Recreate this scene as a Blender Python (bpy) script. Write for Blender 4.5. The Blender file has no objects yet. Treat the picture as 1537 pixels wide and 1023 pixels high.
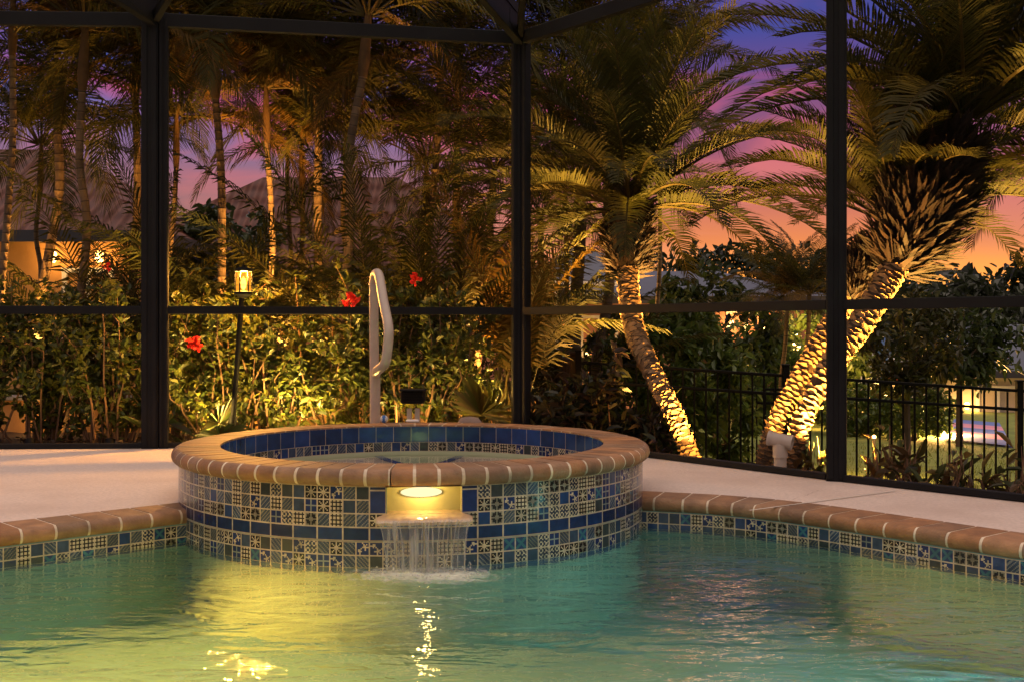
import bpy, math, random
from math import sin, cos, pi, radians, sqrt, atan2, floor
from mathutils import Vector as V, Matrix

random.seed(7)
F = 1700.0; HC = 0.82; HZ = 494.0; CX = 768.5
sc = bpy.context.scene
COL = sc.collection

def px(x, y, Z):
    """world point seen at photo pixel (x, y) when it stands Z metres away"""
    return V(((x - CX) / F * Z, Z, HC + (HZ - y) / F * Z))

def gpx(x, y, z=0.0):
    """point of the horizontal plane z seen at photo pixel"""
    Z = F * (HC - z) / (y - HZ)
    return V(((x - CX) / F * Z, Z, z))

# ------------------------------------------------------------------ mesh builder
class MB:
    def __init__(s): s.v = []; s.f = []; s.c = []
    def face(s, idx, col=(.5, .5, .5)):
        s.f.append(tuple(idx)); s.c.append(col)
    def quad(s, a, b, c, d, col=(.5, .5, .5)):
        n = len(s.v); s.v += [tuple(a), tuple(b), tuple(c), tuple(d)]; s.face((n, n+1, n+2, n+3), col)
    def tri(s, a, b, c, col=(.5, .5, .5)):
        n = len(s.v); s.v += [tuple(a), tuple(b), tuple(c)]; s.face((n, n+1, n+2), col)
    def box(s, c, size, col=(.5, .5, .5), R=None, bev=0.0):
        c = V(c); hx, hy, hz = [q / 2 for q in size]
        if bev <= 0:
            n = len(s.v)
            for dx, dy, dz in ((-1,-1,-1),(1,-1,-1),(1,1,-1),(-1,1,-1),(-1,-1,1),(1,-1,1),(1,1,1),(-1,1,1)):
                p = V((dx*hx, dy*hy, dz*hz)); p = R @ p if R else p
                s.v.append(tuple(c + p))
            for q in ((0,3,2,1),(4,5,6,7),(0,1,5,4),(1,2,6,5),(2,3,7,6),(3,0,4,7)):
                s.face([n+i for i in q], col)
        else:
            b = min(bev, hx*.9, hy*.9, hz*.9)
            ring = [(-hx+b,-hy),(hx-b,-hy),(hx,-hy+b),(hx,hy-b),(hx-b,hy),(-hx+b,hy),(-hx,hy-b),(-hx,-hy+b)]
            inn = [(x*(hx-b)/hx, y*(hy-b)/hy) for x, y in ring]
            lv = [(inn,-hz),(ring,-hz+b),(ring,hz-b),(inn,hz)]
            n = len(s.v)
            for r, z in lv:
                for x, y in r:
                    p = V((x, y, z)); p = R @ p if R else p
                    s.v.append(tuple(c + p))
            for k in range(3):
                for i in range(8):
                    j = (i+1) % 8
                    s.face((n+k*8+i, n+k*8+j, n+k*8+8+j, n+k*8+8+i), col)
            s.face([n+i for i in range(7,-1,-1)], col); s.face([n+24+i for i in range(8)], col)
    def bar(s, a, b, w, h, col=(.5,.5,.5), bev=0.0, up=(0,0,1)):
        """box from a to b; w across, h along up"""
        a = V(a); b = V(b); d = b - a; L = d.length; d.normalize()
        u = V(up); sd = d.cross(u)
        if sd.length < 1e-4: sd = V((1,0,0))
        sd.normalize(); u2 = sd.cross(d)
        R = Matrix((sd, d, u2)).transposed()
        s.box((a + b) / 2, (w, L, h), col, R, bev)
    def tube(s, pts, rad, n=8, cap=True, col=(.5,.5,.5), cols=None):
        pts = [V(p) for p in pts]; m = len(pts)
        if not hasattr(rad, '__len__'): rad = [rad] * m
        base = len(s.v); ref = None
        for i, p in enumerate(pts):
            t = (pts[min(i+1, m-1)] - pts[max(i-1, 0)]).normalized()
            if ref is None:
                ref = t.cross(V((0,0,1)) if abs(t.z) < .9 else V((0,1,0))).normalized()
            ref = (ref - t * ref.dot(t)).normalized(); bi = t.cross(ref)
            for k in range(n):
                a = 2*pi*k/n
                s.v.append(tuple(p + (ref*cos(a) + bi*sin(a)) * rad[i]))
        for i in range(m-1):
            cc = cols[i] if cols else col
            for k in range(n):
                j = (k+1) % n
                s.face((base+i*n+k, base+i*n+j, base+(i+1)*n+j, base+(i+1)*n+k), cc)
        if cap:
            s.face([base+k for k in range(n-1,-1,-1)], cols[0] if cols else col)
            s.face([base+(m-1)*n+k for k in range(n)], cols[-1] if cols else col)
    def lathe(s, prof, c=(0,0,0), n=24, col=(.5,.5,.5), sx=1, sy=1, R=None):
        c = V(c); b = len(s.v); m = len(prof)
        for r, z in prof:
            for k in range(n):
                a = 2*pi*k/n; p = V((r*cos(a)*sx, r*sin(a)*sy, z)); p = R @ p if R else p
                s.v.append(tuple(c + p))
        for i in range(m-1):
            for k in range(n):
                j = (k+1) % n
                s.face((b+i*n+k, b+i*n+j, b+(i+1)*n+j, b+(i+1)*n+k), col)
        s.face([b+k for k in range(n-1,-1,-1)], col); s.face([b+(m-1)*n+k for k in range(n)], col)
    def build(s, name, mat, parent=None, smooth=False, ang=40):
        me = bpy.data.meshes.new(name); me.from_pydata(s.v, [], s.f)
        at = me.attributes.new('col', 'FLOAT_COLOR', 'FACE')
        buf = [x for c in s.c for x in (c[0], c[1], c[2], 1.0)]
        at.data.foreach_set('color', buf)
        if mat: me.materials.append(mat)
        if smooth:
            me.polygons.foreach_set('use_smooth', [True]*len(s.f)); me.set_sharp_from_angle(angle=radians(ang))
        me.update()
        o = bpy.data.objects.new(name, me); COL.objects.link(o)
        if parent:
            o.parent = parent
            o.matrix_parent_inverse = Matrix.Translation(-parent.location)
        return o

def tag(o, label, cat, group=None):
    o['label'] = label; o['category'] = cat
    if group: o['group'] = group
    return o
def thing(name, loc, label, cat, group=None):
    o = bpy.data.objects.new(name, None); COL.objects.link(o); o.location = loc
    o.empty_display_size = .1
    return tag(o, label, cat, group)
def kind(o, k):
    o['kind'] = k; return o

# ------------------------------------------------------------------ materials
def newmat(name):
    m = bpy.data.materials.new(name); m.use_nodes = True
    nt = m.node_tree; nt.nodes.clear()
    out = nt.nodes.new('ShaderNodeOutputMaterial')
    return m, nt, out
def N(nt, t, **kw):
    n = nt.nodes.new(t)
    for k, v in kw.items():
        if k in n.inputs: n.inputs[k].default_value = v
        else: setattr(n, k, v)
    return n
def L(nt, a, b): nt.links.new(a, b)

def mat(name, col=None, rough=.6, var=.25, nscale=8, bump=.0, bscale=40, attr=False, spec=.5, metal=0, coat=0, trans=0, stain=None, stain_scale=1.5):
    """principled with noise-varied colour; attr: take the pigment from the face attribute 'col'"""
    m, nt, out = newmat(name)
    p = N(nt, 'ShaderNodeBsdfPrincipled', Roughness=rough, Metallic=metal)
    p.inputs['Specular IOR Level'].default_value = spec
    p.inputs['Coat Weight'].default_value = coat
    tc = N(nt, 'ShaderNodeTexCoord')
    nz = N(nt, 'ShaderNodeTexNoise', Scale=nscale, Detail=5.0)
    L(nt, tc.outputs['Object'], nz.inputs['Vector'])
    hsv = N(nt, 'ShaderNodeHueSaturation')
    mr = N(nt, 'ShaderNodeMapRange'); mr.inputs[1].default_value = .25; mr.inputs[2].default_value = .75
    mr.inputs[3].default_value = 1 - var; mr.inputs[4].default_value = 1 + var
    L(nt, nz.outputs[0], mr.inputs[0]); L(nt, mr.outputs[0], hsv.inputs['Value'])
    if attr:
        a = N(nt, 'ShaderNodeAttribute', attribute_name='col'); L(nt, a.outputs['Color'], hsv.inputs['Color'])
    else: hsv.inputs['Color'].default_value = (*col, 1)
    csock = hsv.outputs[0]
    if stain:
        n2 = N(nt, 'ShaderNodeTexNoise', Scale=stain_scale, Detail=6.0); L(nt, tc.outputs['Object'], n2.inputs['Vector'])
        r2 = N(nt, 'ShaderNodeMapRange'); r2.inputs[1].default_value = .48; r2.inputs[2].default_value = .72; r2.inputs[4].default_value = .7
        L(nt, n2.outputs[0], r2.inputs[0])
        mx = N(nt, 'ShaderNodeMix', data_type='RGBA'); L(nt, r2.outputs[0], mx.inputs[0]); L(nt, csock, mx.inputs[6])
        mx.inputs[7].default_value = (*stain, 1); csock = mx.outputs[2]
    L(nt, csock, p.inputs['Base Color'])
    r3 = N(nt, 'ShaderNodeMapRange'); r3.inputs[3].default_value = max(.02, rough-.1); r3.inputs[4].default_value = min(1, rough+.12)
    L(nt, nz.outputs[0], r3.inputs[0]); L(nt, r3.outputs[0], p.inputs['Roughness'])
    if bump:
        nb = N(nt, 'ShaderNodeTexNoise', Scale=bscale, Detail=6.0); L(nt, tc.outputs['Object'], nb.inputs['Vector'])
        bp = N(nt, 'ShaderNodeBump', Strength=bump, Distance=.01); L(nt, nb.outputs[0], bp.inputs['Height']); L(nt, bp.outputs[0], p.inputs['Normal'])
    sh = p.outputs[0]
    if trans:
        tr = N(nt, 'ShaderNodeBsdfTranslucent'); L(nt, csock, tr.inputs['Color'])
        ms = N(nt, 'ShaderNodeMixShader'); ms.inputs[0].default_value = trans
        L(nt, sh, ms.inputs[1]); L(nt, tr.outputs[0], ms.inputs[2]); sh = ms.outputs[0]
    L(nt, sh, out.inputs[0])
    return m
def emit(name, col, st):
    m, nt, out = newmat(name)
    e = N(nt, 'ShaderNodeEmission', Strength=st); e.inputs[0].default_value = (*col, 1); L(nt, e.outputs[0], out.inputs[0]); return m
def thinglass(name, tint, gl=.12):
    m, nt, out = newmat(name)
    t = N(nt, 'ShaderNodeBsdfTransparent'); t.inputs[0].default_value = (*tint, 1)
    g = N(nt, 'ShaderNodeBsdfGlossy', Roughness=.05)
    ms = N(nt, 'ShaderNodeMixShader'); ms.inputs[0].default_value = gl
    L(nt, t.outputs[0], ms.inputs[1]); L(nt, g.outputs[0], ms.inputs[2]); L(nt, ms.outputs[0], out.inputs[0]); return m
def watermat(name, tint, waves, rough=.02):
    """refracting surface with wind ripples; waves: list of (scale, strength, stretch)"""
    m, nt, out = newmat(name)
    p = N(nt, 'ShaderNodeBsdfPrincipled', Roughness=rough, IOR=1.33); p.inputs['Base Color'].default_value = (*tint, 1)
    p.inputs['Transmission Weight'].default_value = 1
    tc = N(nt, 'ShaderNodeTexCoord'); prev = None
    for sc_, st, (sx, sy) in waves:
        mp = N(nt, 'ShaderNodeMapping'); mp.inputs['Scale'].default_value = (sx, sy, 1); L(nt, tc.outputs['Object'], mp.inputs['Vector'])
        nz = N(nt, 'ShaderNodeTexNoise', Scale=sc_, Detail=2.5, Distortion=.6); L(nt, mp.outputs[0], nz.inputs['Vector'])
        b = N(nt, 'ShaderNodeBump', Strength=1.0, Distance=st); L(nt, nz.outputs[0], b.inputs['Height'])
        if prev: L(nt, prev, b.inputs['Normal'])
        prev = b.outputs[0]
    L(nt, prev, p.inputs['Normal']); L(nt, p.outputs[0], out.inputs[0]); return m

M = dict(
    deck=mat('deck_concrete', (.70, .585, .515), .85, .13, 55, .6, 160, stain=(.54, .41, .34), stain_scale=1.4),
    joint=mat('deck_joint_filler', (.62, .57, .5), .8, .1),
    stone=mat('coping_stone', None, .55, .30, 14, .45, 90, attr=True, spec=.35, stain=(.13, .075, .05), stain_scale=5),
    tile=mat('glazed_tile', None, .16, .30, 30, .06, 60, attr=True, spec=.55),
    bluetile=mat('blue_glazed_tile', None, .12, .35, 14, .05, 40, attr=True, spec=.6),
    plaster=mat('pool_plaster', (.16, .30, .29), .8, .18, 3, 0),
    spaplaster=mat('spa_plaster', (.50, .56, .36), .8, .12, 4, 0),
    bronze=mat('bronze_aluminium', (.011, .0115, .0135), .66, .25, 5, .05, 90, spec=.16),
    black=mat('black_aluminium', (.004, .004, .0045), .55, .2, 6, spec=.2),
    bulb=emit('bulb_glow', (1, .60, .16), 7),
    lens=emit('spill_lens_glow', (1, .84, .46), 1.25),
    dimlens=emit('uplight_lens_glow', (1, .55, .15), 1.2),
    sconce=emit('sconce_glow', (1, .55, .15), 18),
    rail=mat('painted_rail', (.47, .385, .325), .4, .1, 12, .05, 60),
    white=mat('white_paint', (.72, .70, .68), .5, .08, 8),
    pvc=mat('pvc_pipe', (.50, .43, .37), .45, .08, 12),
    soil=mat('bark_mulch', (.045, .024, .014), .95, .5, 25, .8, 50),
    lawn=mat('lawn_turf', (.16, .20, .035), .95, .35, 5, .5, 60),
    grass=mat('grass_blades', None, .7, .15, 3, attr=True, trans=.25),
    leaf=mat('hedge_leaf', None, .38, .15, 6, attr=True, spec=.5, trans=.28),
    frond=mat('palm_leaflet', None, .55, .15, 3, attr=True, spec=.22, trans=.3),
    bark=mat('palm_bark', None, .85, .28, 14, .5, 60, attr=True),
    boot=mat('cut_leaf_base', None, .85, .35, 22, .5, 80, attr=True),
    twig=mat('shrub_twig', (.20, .11, .06), .8, .3, 12),
    petal=mat('red_petal', (.55, .02, .015), .5, .2, 20, trans=.3),
    stucco=mat('stucco_ochre', (.52, .27, .10), .9, .1, 4, .4, 90),
    pinkwall=mat('stucco_pink', (.42, .20, .15), .9, .1, 4, .4, 90),
    palewall=mat('stucco_pale', (.50, .42, .36), .9, .1, 4, .4, 90),
    fascia=mat('dark_fascia', (.03, .03, .045), .6, .15, 4),
    metalroof=mat('grey_roof_sheet', (.05, .065, .10), .5, .15, 2),
    cap=mat('wall_cap_concrete', (.36, .33, .31), .8, .12, 6, .3, 60),
    blue=mat('blue_canvas', (.03, .09, .32), .7, .1),
    matblue=mat('mat_blue', None, .7, .1, 3, attr=True),
    brown=mat('brown_fence_board', (.05, .028, .018), .75, .3, 10),
    pane=thinglass('window_glass', (.6, .6, .65), .3),
    litpane=emit('lit_window', (1, .50, .14), 1.6),
    metal=mat('brushed_metal', (.25, .24, .23), .35, .1, 10, metal=.8),
    water=watermat('pool_water', (.62, .93, .91), [(1.5, .022, (.5, 1.6)), (4.2, .019, (.75, 1.9)), (11, .0075, (.95, 1.5))], .02),
    spawater=watermat('spa_water', (.97, 1, .93), [(6, .004, (1, 1)), (22, .0012, (1, 1))], .03),
)
def amberglass():
    m, nt, out = newmat('amber_glass')
    t = N(nt, 'ShaderNodeBsdfTransparent'); t.inputs[0].default_value = (1, .80, .45, 1)
    e = N(nt, 'ShaderNodeEmission', Strength=1.5); e.inputs[0].default_value = (1.0, .36, .03, 1)
    ms = N(nt, 'ShaderNodeMixShader'); ms.inputs[0].default_value = .5
    L(nt, t.outputs[0], ms.inputs[1]); L(nt, e.outputs[0], ms.inputs[2]); L(nt, ms.outputs[0], out.inputs[0]); return m
M['amber'] = amberglass()
def rooftile():
    m, nt, out = newmat('clay_roof_tile')
    p = N(nt, 'ShaderNodeBsdfPrincipled', Roughness=.75)
    tc = N(nt, 'ShaderNodeTexCoord')
    w = N(nt, 'ShaderNodeTexWave', Scale=1.1, Distortion=.6); w.wave_type = 'BANDS'; w.bands_direction = 'X'
    w2 = N(nt, 'ShaderNodeTexWave', Scale=.9, Distortion=.4); w2.bands_direction = 'Z'
    nz = N(nt, 'ShaderNodeTexNoise', Scale=4.0, Detail=5.0)
    for q in (w, w2, nz): L(nt, tc.outputs['Object'], q.inputs['Vector'])
    cr = N(nt, 'ShaderNodeValToRGB'); cr.color_ramp.elements[0].color = (.055, .016, .010, 1); cr.color_ramp.elements[1].color = (.16, .048, .024, 1)
    L(nt, nz.outputs[0], cr.inputs[0]); L(nt, cr.outputs[0], p.inputs['Base Color'])
    b = N(nt, 'ShaderNodeBump', Strength=1, Distance=.12); L(nt, w.outputs[0], b.inputs['Height'])
    b2 = N(nt, 'ShaderNodeBump', Strength=.8, Distance=.06); L(nt, w2.outputs[0], b2.inputs['Height']); L(nt, b.outputs[0], b2.inputs['Normal'])
    L(nt, b2.outputs[0], p.inputs['Normal']); L(nt, p.outputs[0], out.inputs[0]); return m
M['roof'] = rooftile()
def waterfallmat():
    m, nt, out = newmat('falling_water')
    tc = N(nt, 'ShaderNodeTexCoord'); mp = N(nt, 'ShaderNodeMapping'); mp.inputs['Scale'].default_value = (34, 34, 1.6)
    L(nt, tc.outputs['Object'], mp.inputs[0])
    nz = N(nt, 'ShaderNodeTexNoise', Scale=1.0, Detail=4.0); L(nt, mp.outputs[0], nz.inputs['Vector'])
    mr = N(nt, 'ShaderNodeMapRange'); mr.inputs[1].default_value = .50; mr.inputs[2].default_value = .74; mr.inputs[3].default_value = .20; mr.inputs[4].default_value = .80
    L(nt, nz.outputs[0], mr.inputs[0])
    t = N(nt, 'ShaderNodeBsdfTransparent'); t.inputs[0].default_value = (.93, .95, .95, 1)
    d = N(nt, 'ShaderNodeBsdfPrincipled', Roughness=.15); d.inputs['Base Color'].default_value = (.75, .75, .72, 1)
    d.inputs['Transmission Weight'].default_value = .35
    ms = N(nt, 'ShaderNodeMixShader'); L(nt, mr.outputs[0], ms.inputs[0]); L(nt, t.outputs[0], ms.inputs[1]); L(nt, d.outputs[0], ms.inputs[2])
    L(nt, ms.outputs[0], out.inputs[0]); return m
M['fall'] = waterfallmat()
def cordmat():
    m, nt, out = newmat('water_cord_clear')
    p = N(nt, 'ShaderNodeBsdfPrincipled', Roughness=.06, IOR=1.33); p.inputs['Base Color'].default_value = (.97, .96, .93, 1); p.inputs['Transmission Weight'].default_value = .8
    t = N(nt, 'ShaderNodeBsdfTransparent'); ms = N(nt, 'ShaderNodeMixShader'); ms.inputs[0].default_value = .6
    L(nt, t.outputs[0], ms.inputs[1]); L(nt, p.outputs[0], ms.inputs[2]); L(nt, ms.outputs[0], out.inputs[0]); return m
M['cord'] = cordmat()
def foammat():
    m, nt, out = newmat('splash_foam')
    tc = N(nt, 'ShaderNodeTexCoord'); nz = N(nt, 'ShaderNodeTexNoise', Scale=26.0, Detail=6.0); L(nt, tc.outputs['Object'], nz.inputs['Vector'])
    a = N(nt, 'ShaderNodeAttribute', attribute_name='col')
    mu = N(nt, 'ShaderNodeMath', operation='MULTIPLY_ADD'); L(nt, nz.outputs[0], mu.inputs[0]); mu.inputs[1].default_value = 1.3
    ad = N(nt, 'ShaderNodeMath', operation='ADD'); L(nt, a.outputs['Fac'], ad.inputs[0]); ad.inputs[1].default_value = -1.0
    L(nt, ad.outputs[0], mu.inputs[2]); mu.use_clamp = True
    m2 = N(nt, 'ShaderNodeMath', operation='MULTIPLY'); L(nt, mu.outputs[0], m2.inputs[0]); m2.inputs[1].default_value = .8
    t = N(nt, 'ShaderNodeBsdfTransparent'); d = N(nt, 'ShaderNodeBsdfPrincipled', Roughness=.5); d.inputs['Base Color'].default_value = (.8, .8, .76, 1)
    ms = N(nt, 'ShaderNodeMixShader'); L(nt, m2.outputs[0], ms.inputs[0]); L(nt, t.outputs[0], ms.inputs[1]); L(nt, d.outputs[0], ms.inputs[2])
    L(nt, ms.outputs[0], out.inputs[0]); return m
M['foam'] = foammat()

def lamp(name, loc, col, power, radius=.04, parent=None, spot=None, target=None, blend=.6):
    ld = bpy.data.lights.new(name, 'SPOT' if spot else 'POINT'); ld.energy = power; ld.color = col; ld.shadow_soft_size = radius
    o = bpy.data.objects.new(name, ld); COL.objects.link(o); o.location = loc
    if spot:
        ld.spot_size = radians(spot); ld.spot_blend = blend
        o.rotation_euler = (V(target) - V(loc)).to_track_quat('-Z', 'Y').to_euler()
    if parent:
        o.parent = parent; o.matrix_parent_inverse = Matrix.Translation(-parent.location)
    return o

# ------------------------------------------------------------------ ground
SPA = V((-.493, 5.74, 0)); RC, RW, RI = 1.183, 1.148, .955
RIM = .256; WZ = -.145; SWZ = .085
CORNER = V((.06, 8.35, 0)); POSTR = V((1.765, 6.16, 0)); POSTL = V((-2.475, 7.85, 0)); ENDL = V((-5.6, 7.72, 0)); ENDR = V((4.2, 3.48, 0))

def interp(x, xs, ys):
    if x <= xs[0]: return ys[0]
    for i in range(len(xs)-1):
        if x <= xs[i+1]:
            t = (x-xs[i])/(xs[i+1]-xs[i]); return ys[i] + t*(ys[i+1]-ys[i])
    return ys[-1]
def gz(x, y):
    t = min(1, max(0, (x+1.2)/2.6)); f = t*t*(3-2*t)
    d = y - (8.35 - 1.3*(x-.06))
    return -.10 - f*interp(d, [0, .7, 3.2, 8, 20, 60], [0, .08, .70, .82, .95, 1.4])

def ground():
    mb = MB(); xs = []; ys = []
    x = -120
    xs = [-160, -110, -80, -55, -40, -30, -24, -19, -15, -12, -10] + [-8 + .5*i for i in range(37)] + [11, 13, 15, 18, 22, 28, 36, 50, 75, 110, 160]
    ys = [-60, -30, -12, -4, 0, 2, 3] + [3.5 + .4*i for i in range(40)] + [20, 21.5, 23, 25, 27, 30, 34, 39, 46, 56, 70, 100, 180]
    for yy in ys:
        for xx in xs: mb.v.append((xx, yy, gz(xx, yy) if yy > 3.4 and not (yy < 7.4 and xx < 2.0) and yy > 8.2-1.3*xx-.4 else -2.0))
    w = len(xs)
    for j in range(len(ys)-1):
        for i in range(w-1): mb.face((j*w+i, j*w+i+1, (j+1)*w+i+1, (j+1)*w+i))
    return kind(mb.build('lawn', M['lawn'], smooth=True, ang=80), 'structure')
ground()

def bed():   # mulch bed just outside the cage, on both runs
    mb = MB()
    line = [V((-9, 7.75, 0)), ENDL, POSTL, CORNER, POSTR, V((3.0, 4.8, 0)), ENDR]
    wid = [3.2, 3.2, 3.2, 2.6, 1.0, .8, .8]
    nrm = [V((0,1,0)), V((0,1,0)), V((-.1,1,0)), V((.3,.95,0)), V((.77,.63,0)), V((.74,.67,0)), V((.74,.67,0))]
    K = 24
    rows = []
    for i in range(len(line)-1):
        for a in range(14):
            t = a/14; p = line[i].lerp(line[i+1], t); n = nrm[i].lerp(nrm[i+1], t).normalized(); w = wid[i]*(1-t)+wid[i+1]*t
            rows.append([p + n*(w*k/K*(1 + .1*sin(3*p.x+k*.2*(k==K)))) for k in range(K+1)])
    for r in rows:
        for k, q in enumerate(r):
            mb.v.append((q.x, q.y, gz(q.x, q.y) + .035 + .02*random.random() - (.09 if k == K else 0)))
    for j in range(len(rows)-1):
        for k in range(K): a = j*(K+1)+k; mb.face((a, a+1, a+K+2, a+K+1))
    return kind(mb.build('garden_bed', M['soil'], smooth=True, ang=80), 'structure')
bed()

# pool outline ---------------------------------------------------------------
RB = [gpx(x, y) for x, y in ((955, 735.3), (1010, 738), (1080, 741.5), (1150, 747), (1215, 754), (1278, 762), (1335, 770), (1390, 778), (1460, 788), (1537, 799))]
RB += [V((2.55, 4.06, 0)), V((3.2, 3.35, 0)), V((4.4, 2.1, 0)), V((5.6, .9, 0))]
LB = [V((-6.0, 1.26, 0)), V((-4.1, 3.03, 0)), V((-2.18, 4.82, 0)), V((-1.44, 5.51, 0))]
def resample(pts, step):
    out = [pts[0]]; acc = 0
    for a, b in zip(pts[:-1], pts[1:]):
        d = (b-a).length; t = step - acc
        while t <= d:
            out.append(a.lerp(b, t/d)); t += step
        acc = d - (t - step)
    return out
def smoothpts(p, it=3):
    for _ in range(it):
        p = [p[0]] + [(p[i-1] + p[i]*2 + p[i+1])/4 for i in range(1, len(p)-1)] + [p[-1]]
    return p
def offset(pts, w):
    out = []
    for i, p in enumerate(pts):
        t = pts[min(i+1, len(pts)-1)] - pts[max(i-1, 0)]; t.normalize()
        out.append(p + V((t.y, -t.x, 0))*w)     # to the right of travel
    return out
RBs = smoothpts(resample(RB, .02), 8); LBs = resample(LB, .02)
CW = .235
RW_ = offset(RBs, CW-.015); LW_ = offset(LBs, CW-.015)

# deck
mb = MB()
dl = [V((-7.0, .5, 0)), LB[0]] + LB[1:] + [V((-.9, 5.74, 0)), V((.1, 5.76, 0))] + RBs[::6] + [V((6.5, 0, 0)), V((7.5, .6, 0)), ENDR + V((.08, .07, 0)), POSTR + V((.08, .07, 0)), CORNER + V((.02, .09, 0)), POSTL + V((0, .1, 0)), ENDL + V((0, .1, 0)), V((-9, 7.8, 0)), V((-9, .5, 0))]
n = len(dl)
mb.v = [(p.x, p.y, -.003) for p in dl] + [(p.x, p.y, -.20) for p in dl]
mb.face(list(range(n-1, -1, -1)))
for i in range(n):
    j = (i+1) % n; mb.face((i, j, n+j, n+i))
deck = kind(mb.build('pool_deck', M['deck']), 'structure')
mb = MB()
for a, b, w in (((1120, 765.5), (1345, 735.5), .006),):
    A = gpx(*a, .001); B = gpx(*b, .001)
    A = A + (A-B)*-.02
    sd = (B-A).normalized().cross(V((0,0,1)))*w
    mb.quad(A-sd, B-sd, B+sd, A+sd)
kind(mb.build('deck_joint', M['joint']), 'structure')
mb = MB()
A = gpx(1180, 752, .0012); B = gpx(1236, 733, .0012); sd = V((.0025, .0025, 0)); prev = A
for k in range(1, 13):
    q = A.lerp(B, k/12) + V((random.uniform(-.012,.012), 0, 0)); mb.quad(prev-sd, q-sd, q+sd, prev+sd); prev = q
kind(mb.build('deck_crack', mat('deck_crack_grime', (.25, .15, .11), .9)), 'structure')

# ------------------------------------------------------------------ tiles
NAVY = (.012, .03, .15); BLUE = (.022, .070, .24); GREYB = (.08, .14, .23); CREAM = (.70, .60, .42); DARK = (.022, .018, .018)
TEAL = (.05, .20, .28); OLIVE = (.062, .085, .095); GROUT = (.52, .43, .31); SLATE = (.045, .078, .155)
def mixc(a, b, t): return tuple(x*(1-t)+y*t for x, y in zip(a, b))
def pattern(k, u, v, r):
    """pigment of a hand-painted mosaic tile at u,v in -1..1"""
    d = sqrt(u*u+v*v); a = atan2(v, u)
    if k == 0: return SLATE
    if k == 1: return mixc(GREYB, CREAM, .30) if sin((u+v)*8) > .45 else SLATE
    if k == 2: return mixc(OLIVE, CREAM, .30) if sin((u-v)*9) > .35 else mixc(OLIVE, SLATE, .6)
    if k == 3:
        return DARK if min((u-a_)**2+(v-b_)**2 for a_ in (-.66, 0, .66) for b_ in (-.66, 0, .66)) < .055 else CREAM
    if k == 4:
        for sx, sy, s in ((.35, -.4, .75), (-.4, .45, .6)):
            du, dv = u-sx, v-sy; dd = sqrt(du*du+dv*dv); aa = atan2(dv, du)
            if dd < s*(.30 + .70*max(0, cos(5*aa+sx*9))**3): return CREAM
        return NAVY
    if k == 5:
        if d < .22: return CREAM
        return CREAM if (cos(8*a) > .25 and d < .95) or (.5 < d < .58) else DARK
    if k == 6: return TEAL if abs(abs(u)-abs(v)) < .32 else mixc(BLUE, NAVY, .4)
    if k == 7: return BLUE
    if k == 8: return mixc(OLIVE, CREAM, .35) if (abs(u*v) < .09 or d > .98) else DARK
    if k == 9: return mixc(TEAL, CREAM, .4) if cos(4*a)*.4+.5 > d else NAVY
    if k == 10: return mixc(DARK, OLIVE, .7)
    return CREAM if sin(u*9)*sin(v*9) > .1 else mixc(SLATE, DARK, .5)
WTS = [0]*8 + [1]*15 + [2]*10 + [3]*11 + [4]*13 + [5]*11 + [6]*7 + [7]*4 + [8]*7 + [9]*6 + [10]*6 + [11]*5
def tile(mb, P, u0, u1, v0, v1, k, n=11, g=.05):
    """painted tile on surface P(u,v): one cell per fleck of glaze, grout round it"""
    j = random.uniform(.75, 1.2); flip = random.choice((1, -1)); rot = random.random() < .5
    base = len(mb.v)
    us = [0, g] + [g + (1-2*g)*i/(n-2) for i in range(1, n-2)] + [1-g, 1]
    for jv in us:
        for iu in us: mb.v.append(tuple(P(u0+(u1-u0)*iu, v0+(v1-v0)*jv)))
    m = len(us)
    for b in range(m-1):
        for a in range(m-1):
            if a in (0, m-2) or b in (0, m-2): c = GROUT
            else:
                u = ((a-.5)/(m-3)-.5)*2; v = ((b-.5)/(m-3)-.5)*2
                if rot: u, v = v, -u
                c = pattern(k, u*flip, v, 0); c = tuple(x*j*.70 for x in c)
            mb.face((base+b*m+a, base+b*m+a+1, base+(b+1)*m+a+1, base+(b+1)*m+a), c)
def plain(mb, P, u0, u1, v0, v1, col, gu=.003, nu=3):
    """plain glazed tile framed by a grout line"""
    us = [u0, u0+gu] + [u0+gu+(u1-u0-2*gu)*i/nu for i in range(1, nu)] + [u1-gu, u1]; vs = [v0, v0+gu*(1 if v1 > v0 else -1), v1-gu*(1 if v1 > v0 else -1), v1]
    base = len(mb.v)
    for v in vs:
        for u in us: mb.v.append(tuple(P(u, v)))
    m = len(us)
    for b in range(3):
        for a in range(m-1):
            c = GROUT if a in (0, m-2) or b != 1 else col
            mb.face((base+b*m+a, base+b*m+a+1, base+(b+1)*m+a+1, base+(b+1)*m+a), c)
def bcol():
    q = random.uniform(.7, 1.35); return (.006*q, .021*q, .090*q)

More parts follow.
